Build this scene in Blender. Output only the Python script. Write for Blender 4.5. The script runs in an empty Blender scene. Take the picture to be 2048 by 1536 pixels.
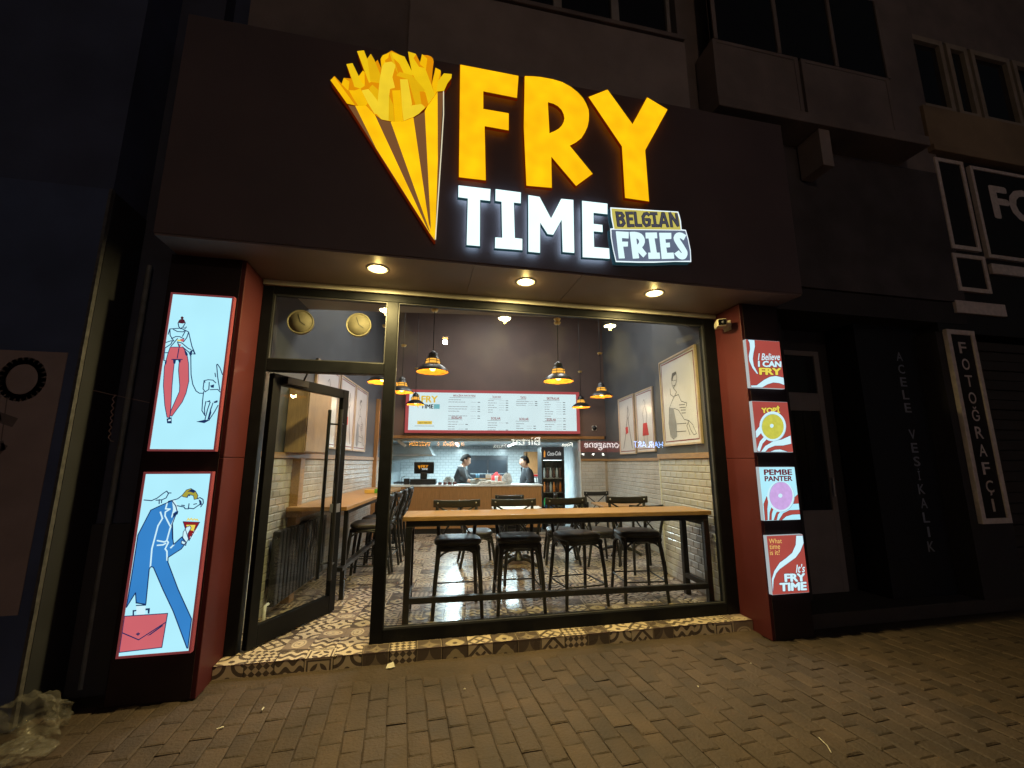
import bpy, math, random
from math import sin, cos, pi, radians
from mathutils import Vector, Matrix
from mathutils.geometry import tessellate_polygon
random.seed(7)
SC = bpy.context.scene
COL = SC.collection
# ------------------------------------------------------------------ camera
cam = bpy.data.cameras.new('camera'); cam_o = bpy.data.objects.new('camera', cam); COL.objects.link(cam_o)
YAW, PITCH, ROLL = radians(11.99), radians(10.36), radians(-0.02)
_f = Vector((sin(YAW)*cos(PITCH), cos(YAW)*cos(PITCH), sin(PITCH)))
_r = Vector((cos(YAW), -sin(YAW), 0)); _u = _r.cross(_f)
_r, _u = _r*cos(ROLL)+_u*sin(ROLL), _u*cos(ROLL)-_r*sin(ROLL)
cam_o.matrix_world = Matrix(((_r.x, _u.x, -_f.x, 0), (_r.y, _u.y, -_f.y, -3.806), (_r.z, _u.z, -_f.z, 1.5), (0, 0, 0, 1)))
cam.sensor_fit = 'HORIZONTAL'; cam.sensor_width = 36.0; cam.lens = 857.0/2048*36.0
cam.clip_start = 0.05; cam.clip_end = 300
SC.camera = cam_o
# ------------------------------------------------------------------ night sky, faint moon, exposure
W = bpy.data.worlds.new('World'); SC.world = W; W.use_nodes = True
nt = W.node_tree; bg = nt.nodes['Background']
sky = nt.nodes.new('ShaderNodeTexSky'); sky.sky_type = 'NISHITA'; sky.sun_disc = False
sky.sun_elevation = radians(2.0); sky.sun_rotation = radians(200)
nt.links.new(sky.outputs[0], bg.inputs[0]); bg.inputs[1].default_value = 0.010
sun = bpy.data.lights.new('moon', 'SUN'); sun.energy = 0.004; sun.angle = radians(10); sun.color = (0.8, 0.87, 1.0)
sun_o = bpy.data.objects.new('moon', sun); COL.objects.link(sun_o)
sun_o.rotation_euler = (radians(60), 0, radians(-20))
SC.view_settings.view_transform = 'Standard'; SC.view_settings.look = 'None'
SC.view_settings.exposure = 0.0; SC.view_settings.gamma = 1.0; SC.view_settings.use_curve_mapping = False
SC.render.engine = 'CYCLES'
cy = SC.cycles
cy.use_denoising = True
try: cy.denoiser = 'OPENIMAGEDENOISE'
except Exception: pass
cy.max_bounces = 6; cy.diffuse_bounces = 3; cy.glossy_bounces = 3; cy.transparent_max_bounces = 16; cy.transmission_bounces = 6
cy.sample_clamp_indirect = 4.0; cy.caustics_reflective = False; cy.caustics_refractive = False
cy.use_adaptive_sampling = True; cy.adaptive_threshold = 0.02
try: cy.use_light_tree = True
except Exception: pass

A = 0.112; CA, SA = cos(A), sin(A)
def RW(u, v, z=0.0): return Vector((u*CA+v*SA, -u*SA+v*CA, z))   # room axes -> world
S0 = 0.101                                                        # shop floor level

# ------------------------------------------------------------------ materials
def lin(c):
    return tuple(((x/255)/12.92 if x/255 <= 0.04045 else ((x/255+0.055)/1.055)**2.4) for x in c)
MATS = {}
def pm(name, col, rough=0.6, metal=0.0, var=0.15, scale=6.0, bump=0.0, bscale=40.0, spec=0.5, stretch=None, dirt=0.0, world=False):
    """procedural principled material: noise-varied colour, optional fine bump and blotchy dirt"""
    if name in MATS: return MATS[name]
    m = bpy.data.materials.new(name); m.use_nodes = True; t = m.node_tree; b = t.nodes['Principled BSDF']
    b.inputs['Roughness'].default_value = rough; b.inputs['Metallic'].default_value = metal
    b.inputs['Specular IOR Level'].default_value = spec
    tc = t.nodes.new('ShaderNodeTexCoord'); mp = t.nodes.new('ShaderNodeMapping')
    if world: tc = t.nodes.new('ShaderNodeNewGeometry'); src = tc.outputs['Position']
    else: src = tc.outputs['Object']
    t.links.new(src, mp.inputs[0])
    if stretch: mp.inputs['Scale'].default_value = stretch
    n = t.nodes.new('ShaderNodeTexNoise'); n.inputs['Scale'].default_value = scale; n.inputs['Detail'].default_value = 6
    t.links.new(mp.outputs[0], n.inputs['Vector'])
    r = t.nodes.new('ShaderNodeValToRGB')
    r.color_ramp.elements[0].position = 0.3; r.color_ramp.elements[1].position = 0.7
    r.color_ramp.elements[0].color = (*[c*(1-var) for c in col], 1); r.color_ramp.elements[1].color = (*[min(1, c*(1+var)) for c in col], 1)
    t.links.new(n.outputs[0], r.inputs[0]); out = r.outputs[0]
    if dirt:
        n2 = t.nodes.new('ShaderNodeTexNoise'); n2.inputs['Scale'].default_value = scale*0.3; n2.inputs['Detail'].default_value = 8
        t.links.new(mp.outputs[0], n2.inputs['Vector'])
        r2 = t.nodes.new('ShaderNodeValToRGB'); r2.color_ramp.elements[0].position = 0.45; r2.color_ramp.elements[1].position = 0.75
        r2.color_ramp.elements[0].color = (1, 1, 1, 1); r2.color_ramp.elements[1].color = (1-dirt, 1-dirt, 1-dirt, 1)
        mx = t.nodes.new('ShaderNodeMixRGB'); mx.blend_type = 'MULTIPLY'; mx.inputs[0].default_value = 1
        t.links.new(n2.outputs[0], r2.inputs[0]); t.links.new(out, mx.inputs[1]); t.links.new(r2.outputs[0], mx.inputs[2]); out = mx.outputs[0]
    t.links.new(out, b.inputs['Base Color'])
    rr = t.nodes.new('ShaderNodeMapRange'); rr.inputs[3].default_value = max(0.02, rough-0.07); rr.inputs[4].default_value = min(1, rough+0.1)
    t.links.new(n.outputs[0], rr.inputs[0]); t.links.new(rr.outputs[0], b.inputs['Roughness'])
    if bump:
        nb = t.nodes.new('ShaderNodeTexNoise'); nb.inputs['Scale'].default_value = bscale; nb.inputs['Detail'].default_value = 8
        t.links.new(src, nb.inputs['Vector'])
        bp = t.nodes.new('ShaderNodeBump'); bp.inputs['Strength'].default_value = bump; bp.inputs['Distance'].default_value = 0.01
        t.links.new(nb.outputs[0], bp.inputs['Height']); t.links.new(bp.outputs[0], b.inputs['Normal'])
    MATS[name] = m; return m
def em(name, col, strength=1.0, var=0.0, scale=8.0, base=(0.02, 0.02, 0.02)):
    """something that gives off light (lit sign face, lamp, screen)"""
    if name in MATS: return MATS[name]
    m = bpy.data.materials.new(name); m.use_nodes = True; t = m.node_tree; b = t.nodes['Principled BSDF']
    b.inputs['Base Color'].default_value = (*base, 1); b.inputs['Roughness'].default_value = 0.6; b.inputs['Specular IOR Level'].default_value = 0.2
    b.inputs['Emission Color'].default_value = (*col, 1); b.inputs['Emission Strength'].default_value = strength
    if var:
        tc = t.nodes.new('ShaderNodeTexCoord'); n = t.nodes.new('ShaderNodeTexNoise'); n.inputs['Scale'].default_value = scale; n.inputs['Detail'].default_value = 1.5
        t.links.new(tc.outputs['Object'], n.inputs['Vector'])
        mr = t.nodes.new('ShaderNodeMapRange'); mr.inputs[1].default_value = 0.3; mr.inputs[2].default_value = 0.7
        mr.inputs[3].default_value = strength*(1-var); mr.inputs[4].default_value = strength*(1+var)
        t.links.new(n.outputs[0], mr.inputs[0]); t.links.new(mr.outputs[0], b.inputs['Emission Strength'])
    MATS[name] = m; return m
def glass(name, tint=(0.93, 0.95, 0.94), ior=1.5, rough=0.0, smudge=0.0):
    if name in MATS: return MATS[name]
    m = bpy.data.materials.new(name); m.use_nodes = True; t = m.node_tree
    for nd in list(t.nodes): t.nodes.remove(nd)
    o = t.nodes.new('ShaderNodeOutputMaterial'); tr = t.nodes.new('ShaderNodeBsdfTransparent'); gl = t.nodes.new('ShaderNodeBsdfGlossy')
    tr.inputs[0].default_value = (*tint, 1); gl.inputs['Roughness'].default_value = rough
    lw = t.nodes.new('ShaderNodeLayerWeight'); lw.inputs[0].default_value = 0.5
    pw = t.nodes.new('ShaderNodeMath'); pw.operation = 'POWER'; pw.inputs[1].default_value = 5.0; t.links.new(lw.outputs['Facing'], pw.inputs[0])
    fr = t.nodes.new('ShaderNodeMath'); fr.operation = 'MULTIPLY_ADD'; fr.inputs[1].default_value = 0.9; fr.inputs[2].default_value = 0.04; t.links.new(pw.outputs[0], fr.inputs[0])
    mx = t.nodes.new('ShaderNodeMixShader')
    t.links.new(fr.outputs[0], mx.inputs[0]); t.links.new(tr.outputs[0], mx.inputs[1]); t.links.new(gl.outputs[0], mx.inputs[2])
    last = mx.outputs[0]
    if smudge:
        df = t.nodes.new('ShaderNodeBsdfDiffuse'); df.inputs[0].default_value = (0.7, 0.7, 0.68, 1)
        tc = t.nodes.new('ShaderNodeTexCoord'); n = t.nodes.new('ShaderNodeTexNoise'); n.inputs['Scale'].default_value = 2.2; n.inputs['Detail'].default_value = 9
        t.links.new(tc.outputs['Object'], n.inputs['Vector'])
        mr = t.nodes.new('ShaderNodeMapRange'); mr.inputs[1].default_value = 0.5; mr.inputs[2].default_value = 0.85; mr.inputs[3].default_value = 0; mr.inputs[4].default_value = smudge
        t.links.new(n.outputs[0], mr.inputs[0])
        m2 = t.nodes.new('ShaderNodeMixShader'); t.links.new(mr.outputs[0], m2.inputs[0]); t.links.new(last, m2.inputs[1]); t.links.new(df.outputs[0], m2.inputs[2]); last = m2.outputs[0]
    t.links.new(last, o.inputs[0]); MATS[name] = m; return m

class NX:
    """tiny expression wrapper round Math nodes"""
    def __init__(s, t, k): s.t = t; s.k = k
    def _n(s, op, *a):
        n = s.t.nodes.new('ShaderNodeMath'); n.operation = op
        for i, v in enumerate((s,)+a):
            if isinstance(v, NX): s.t.links.new(v.k, n.inputs[i])
            else: n.inputs[i].default_value = v
        return NX(s.t, n.outputs[0])
    def __add__(s, o): return s._n('ADD', o)
    def __sub__(s, o): return s._n('SUBTRACT', o)
    def __mul__(s, o): return s._n('MULTIPLY', o)
    def abs(s): return s._n('ABSOLUTE')
    def sqrt(s): return s._n('SQRT')
    def sin(s): return s._n('SINE')
    def lt(s, o): return s._n('LESS_THAN', o)
    def gt(s, o): return s._n('GREATER_THAN', o)
    def mx(s, o): return s._n('MAXIMUM', o)
    def mn(s, o): return s._n('MINIMUM', o)
    def inv(s): return (s*-1.0)+1.0
def xor(a, b): return (a-b).abs()
def tile_mat(k):
    """printed encaustic-style pattern number k on a glazed tile, from the tile's own UV"""
    m = bpy.data.materials.new('patterned_tile_%d' % k); m.use_nodes = True; t = m.node_tree; b = t.nodes['Principled BSDF']
    uv = t.nodes.new('ShaderNodeUVMap'); sp = t.nodes.new('ShaderNodeSeparateXYZ'); t.links.new(uv.outputs[0], sp.inputs[0])
    x = NX(t, sp.outputs[0])*2.0-1.0; y = NX(t, sp.outputs[1])*2.0-1.0
    ax, ay = x.abs(), y.abs(); r = (x*x+y*y).sqrt(); cx, cyy = ax.inv(), ay.inv(); rc = (cx*cx+cyy*cyy).sqrt()
    mxx = ax.mx(ay)
    cream, dark, mid = (0.68, 0.56, 0.42), (0.125, 0.095, 0.082), (0.30, 0.23, 0.19)
    c0, c1 = cream, dark
    if k == 0: mask = xor(((ax+ay)*6.3).sin().gt(0.0), ((ax-ay)*6.3).sin().gt(0.0))
    elif k == 1:
        e = ((x*x)*0.8+(y*y)*1.9).sqrt(); mask = e.gt(0.72).mx(e.lt(0.13)).mx((e-0.5).abs().lt(0.04)); c1 = mid
    elif k == 2: mask = (rc-0.72).abs().lt(0.13).mx(r.lt(0.22)).mx(rc.lt(0.22))
    elif k == 3: mask = (y*8.0+((x*6.3).sin())*1.6).sin().gt(0.05)
    elif k == 4:
        st = ax.sqrt()+ay.sqrt(); mask = st.gt(1.05).mn(mxx.lt(0.93)).mx(st.lt(0.5)); c1 = dark; c0 = (0.30, 0.24, 0.18)
    elif k == 5:
        fl = (ax*ay)*2.6; mask = (mxx-0.82).abs().lt(0.06).mx(r.lt(0.62).mn(fl.lt(0.13).inv())).mx(r.lt(0.12))
    elif k == 6: mask = ((ax+ay-1.0).abs().lt(0.17)).mx((ax-ay).abs().lt(0.15).mn(r.lt(0.55)))
    else:
        sc = ((x*x+y*y).sqrt()-((ax-ay).abs()*0.22)).lt(0.62); mask = xor(sc, r.lt(0.2)); c0, c1 = dark, cream
        c1 = (0.5, 0.41, 0.28); 
    n = t.nodes.new('ShaderNodeTexNoise'); n.inputs['Scale'].default_value = 5; n.inputs['Detail'].default_value = 9
    gp = t.nodes.new('ShaderNodeNewGeometry'); t.links.new(gp.outputs['Position'], n.inputs['Vector'])
    mixc = t.nodes.new('ShaderNodeMixRGB'); mixc.inputs[1].default_value = (*c0, 1); mixc.inputs[2].default_value = (*c1, 1)
    t.links.new(mask.k, mixc.inputs[0])
    wear = t.nodes.new('ShaderNodeMixRGB'); wear.blend_type = 'MULTIPLY'; wear.inputs[0].default_value = 0.35
    t.links.new(mixc.outputs[0], wear.inputs[1]); t.links.new(n.outputs[0], wear.inputs[2])
    t.links.new(wear.outputs[0], b.inputs['Base Color'])
    mr = t.nodes.new('ShaderNodeMapRange'); mr.inputs[3].default_value = 0.17; mr.inputs[4].default_value = 0.40
    t.links.new(n.outputs[0], mr.inputs[0]); t.links.new(mr.outputs[0], b.inputs['Roughness'])
    return m

# ------------------------------------------------------------------ mesh builder
class MB:
    def __init__(s): s.v = []; s.f = []; s.m = []; s.s = []; s.x = None
    def add(s, vs, fs, m=0, smooth=False):
        o = len(s.v)
        s.v += [tuple(s.x @ Vector(p)) if s.x else tuple(p) for p in vs]
        for f in fs: s.f.append(tuple(i+o for i in f)); s.m.append(m); s.s.append(smooth)
        return s
    def box(s, x0, x1, y0, y1, z0, z1, m=0):
        return s.add([(x0,y0,z0),(x1,y0,z0),(x1,y1,z0),(x0,y1,z0),(x0,y0,z1),(x1,y0,z1),(x1,y1,z1),(x0,y1,z1)],
                     [(0,3,2,1),(4,5,6,7),(0,1,5,4),(1,2,6,5),(2,3,7,6),(3,0,4,7)], m)
    def tube(s, pts, r, n=8, m=0, closed=False, flat=1.0):
        P = [Vector(p) for p in pts]; k = len(P); R = r if isinstance(r, (list, tuple)) else [r]*k; vs = []; fs = []
        up0 = None
        for i in range(k):
            if closed: d = P[(i+1) % k]-P[i-1]
            else: d = P[min(i+1, k-1)]-P[max(i-1, 0)]
            d.normalize()
            if up0 is None: up0 = Vector((0,0,1)) if abs(d.z) < 0.9 else Vector((1,0,0))
            a = d.cross(up0); a.normalize(); b = a.cross(d); up0 = b
            for j in range(n):
                t = 2*pi*j/n; vs.append(P[i]+a*cos(t)*R[i]+b*sin(t)*R[i]*flat)
        for i in range(k if closed else k-1):
            for j in range(n):
                a0 = i*n+j; a1 = i*n+(j+1) % n; b0 = ((i+1) % k)*n+j; b1 = ((i+1) % k)*n+(j+1) % n
                fs.append((a0, a1, b1, b0))
        s.add(vs, fs, m, True)
        if not closed: s.add(vs[:n], [tuple(range(n))[::-1]], m); s.add(vs[-n:], [tuple(range(n))], m)
        return s
    def lathe(s, prof, n=24, c=(0,0,0), m=0, smooth=True):
        vs = []; fs = []
        for r, z in prof:
            for j in range(n): t = 2*pi*j/n; vs.append((c[0]+r*cos(t), c[1]+r*sin(t), c[2]+z))
        for i in range(len(prof)-1):
            for j in range(n): fs.append((i*n+j, i*n+(j+1) % n, (i+1)*n+(j+1) % n, (i+1)*n+j))
        return s.add(vs, fs, m, smooth)
    def flat(s, loops, y, m=0):
        """filled outline (holes allowed) in the x-z plane, facing -y"""
        if not isinstance(loops[0][0], (tuple, list)): loops = [loops]
        L = [[Vector((p[0], p[1], 0)) for p in l] for l in loops]
        pts = [p for l in L for p in l]
        tr = tessellate_polygon(L); out = []
        for a, b, c in tr:
            n = (pts[b]-pts[a]).cross(pts[c]-pts[a]).z
            if abs(n) < 1e-9: continue
            out.append((a, b, c) if n > 0 else (a, c, b))
        return s.add([(p.x, y, p.y) for p in pts], out, m)
    def prism(s, loops, y0, y1, m=0, ms=None):
        if not isinstance(loops[0][0], (tuple, list)): loops = [loops]
        s.flat(loops, y0, m); ms = m if ms is None else ms
        for l in loops:
            k = len(l); vs = [(p[0], y0, p[1]) for p in l]+[(p[0], y1, p[1]) for p in l]
            s.add(vs, [(i, (i+1) % k, k+(i+1) % k, k+i) for i in range(k)], ms)
        return s
    def stroke(s, pts, w, y, m=0):
        for i in range(len(pts)-1):
            a = Vector(pts[i]); b = Vector(pts[i+1]); d = b-a
            if d.length < 1e-6: continue
            d.normalize(); n = Vector((-d.y, d.x))*w/2; e = d*w*0.3; a = a-e; b = b+e
            q = [a-n, b-n, b+n, a+n]; s.add([(p.x, y, p.y) for p in q], [(0, 1, 2, 3)], m)
        return s
    def data(s, name, mats):
        me = bpy.data.meshes.new(name); me.from_pydata(s.v, [], s.f)
        for m in (mats if isinstance(mats, (list, tuple)) else [mats]): me.materials.append(m)
        me.polygons.foreach_set('material_index', s.m); me.polygons.foreach_set('use_smooth', s.s); me.update()
        return me
    def build(s, name, mats, parent=None, bevel=0.0, loc=None, rz=None):
        o = bpy.data.objects.new(name, s.data(name, mats)); COL.objects.link(o)
        if parent: o.parent = parent
        if loc is not None: o.location = loc
        if rz is not None: o.rotation_euler = (0, 0, rz)
        if bevel:
            b = o.modifiers.new('bevel', 'BEVEL'); b.width = bevel; b.segments = 2; b.limit_method = 'ANGLE'
        return o
def tag(o, label, cat, group=None):
    o['label'] = label; o['category'] = cat
    if group: o['group'] = group
    return o
def thing(name, label, cat, loc=(0,0,0), rz=0.0, group=None):
    o = bpy.data.objects.new(name, None); COL.objects.link(o); o.empty_display_size = 0.1
    o.location = loc; o.rotation_euler = (0, 0, rz); return tag(o, label, cat, group)
def struct(o): o['kind'] = 'structure'; return o
def copy_tree(o, parent=None):
    c = o.copy(); COL.objects.link(c)
    if parent: c.parent = parent
    for ch in o.children: copy_tree(ch, c)
    return c
def text_loops(string, bold=0.0, shear=0.0):
    cu = bpy.data.curves.new('txt', 'FONT'); cu.body = string; cu.size = 1.0; cu.offset = bold; cu.resolution_u = 3; cu.fill_mode = 'FRONT'
    o = bpy.data.objects.new('txt', cu); COL.objects.link(o)
    dg = bpy.context.evaluated_depsgraph_get(); me = bpy.data.meshes.new_from_object(o.evaluated_get(dg))
    vs = [(v.co.x+shear*v.co.y, v.co.y) for v in me.vertices]; fs = [tuple(p.vertices) for p in me.polygons]
    bpy.data.objects.remove(o); bpy.data.curves.remove(cu); bpy.data.meshes.remove(me)
    return vs, fs
def put_text(mb, string, bl, br, tl, y, m=0, bold=0.0, shear=0.0, flip=False):
    """lay a word on the x-z plane so that it fills the box given by bottom-left, bottom-right and top-left"""
    vs, fs = text_loops(string, 0.0, shear)
    if not vs: return
    if bold:      # thicken the strokes: stack copies shifted by the stroke gain
        n = len(vs); v2 = []; f2 = []; lay = []
        for q, (dx, dz) in enumerate([(0, 0)]+[(cos(a*pi/4), sin(a*pi/4)) for a in range(8)]):
            v2 += [(a+dx*bold*1.3, b+dz*bold) for a, b in vs]; f2 += [tuple(i+q*n for i in f) for f in fs]; lay += [q]*n
        vs, fs = v2, f2
    else: lay = [0]*len(vs)
    x0 = min(v[0] for v in vs); x1 = max(v[0] for v in vs); z0 = min(v[1] for v in vs); z1 = max(v[1] for v in vs)
    bl, br, tl = Vector(bl), Vector(br), Vector(tl); e1 = br-bl; e2 = tl-bl; out = []
    for (a, b), q in zip(vs, lay):
        p = bl+e1*((a-x0)/(x1-x0))+e2*((b-z0)/(z1-z0)); out.append((p.x, y-q*0.000008, p.y))
    mb.add(out, [f[::-1] for f in fs] if flip else fs, m)
def add_light(kind, name, loc, power, col, parent=None, radius=0.03, spot=None, blend=0.5, size=None, rot=None):
    l = bpy.data.lights.new(name, kind); l.energy = power; l.color = col
    if kind in ('POINT', 'SPOT'): l.shadow_soft_size = radius
    if kind == 'SPOT': l.spot_size = spot; l.spot_blend = blend
    if kind == 'AREA' and len(size) == 1: l.shape = 'DISK'; l.size = size[0]
    elif kind == 'AREA': l.shape = 'RECTANGLE'; l.size, l.size_y = size
    o = bpy.data.objects.new(name, l); COL.objects.link(o); o.location = loc
    if rot: o.rotation_euler = rot
    if parent: o.parent = parent
    return o

# shared materials
BLACK = pm('black_metal', (0.012, 0.012, 0.013), 0.38, 0.0, 0.25, 14)
FRAME = pm('black_painted_frame', (0.0055, 0.006, 0.008), 0.42, 0.0, 0.2, 9, 0.05, 120, spec=0.16)
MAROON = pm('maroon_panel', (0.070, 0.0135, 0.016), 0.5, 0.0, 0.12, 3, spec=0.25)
WOOD = pm('oak_top', (0.42, 0.23, 0.085), 0.38, 0, 0.22, 5, 0.05, 60, stretch=(1.5, 14, 14))
WOODV = pm('oak_panel', (0.34, 0.17, 0.060), 0.45, 0, 0.18, 4, 0.05, 60, stretch=(14, 14, 1.5))
WALLNUT = pm('wood_trim', (0.36, 0.21, 0.09), 0.45, 0, 0.2, 5, stretch=(14, 1.5, 14))
CUSH = pm('black_leatherette', (0.030, 0.026, 0.024), 0.42, 0, 0.3, 10, 0.15, 150)
WHITE = pm('white_paint', (0.75, 0.75, 0.73), 0.5, 0, 0.06, 5)
STEEL = pm('steel', (0.55, 0.56, 0.57), 0.3, 1.0, 0.1, 8)
PAPER = pm('paper', (0.78, 0.76, 0.72), 0.8, 0, 0.06, 12)
RED = pm('red_plastic', (0.45, 0.02, 0.02), 0.4, 0, 0.15, 6)
GLASS = glass('shop_glass', smudge=0.013)
GLASS2 = glass('thin_glass')

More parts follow.
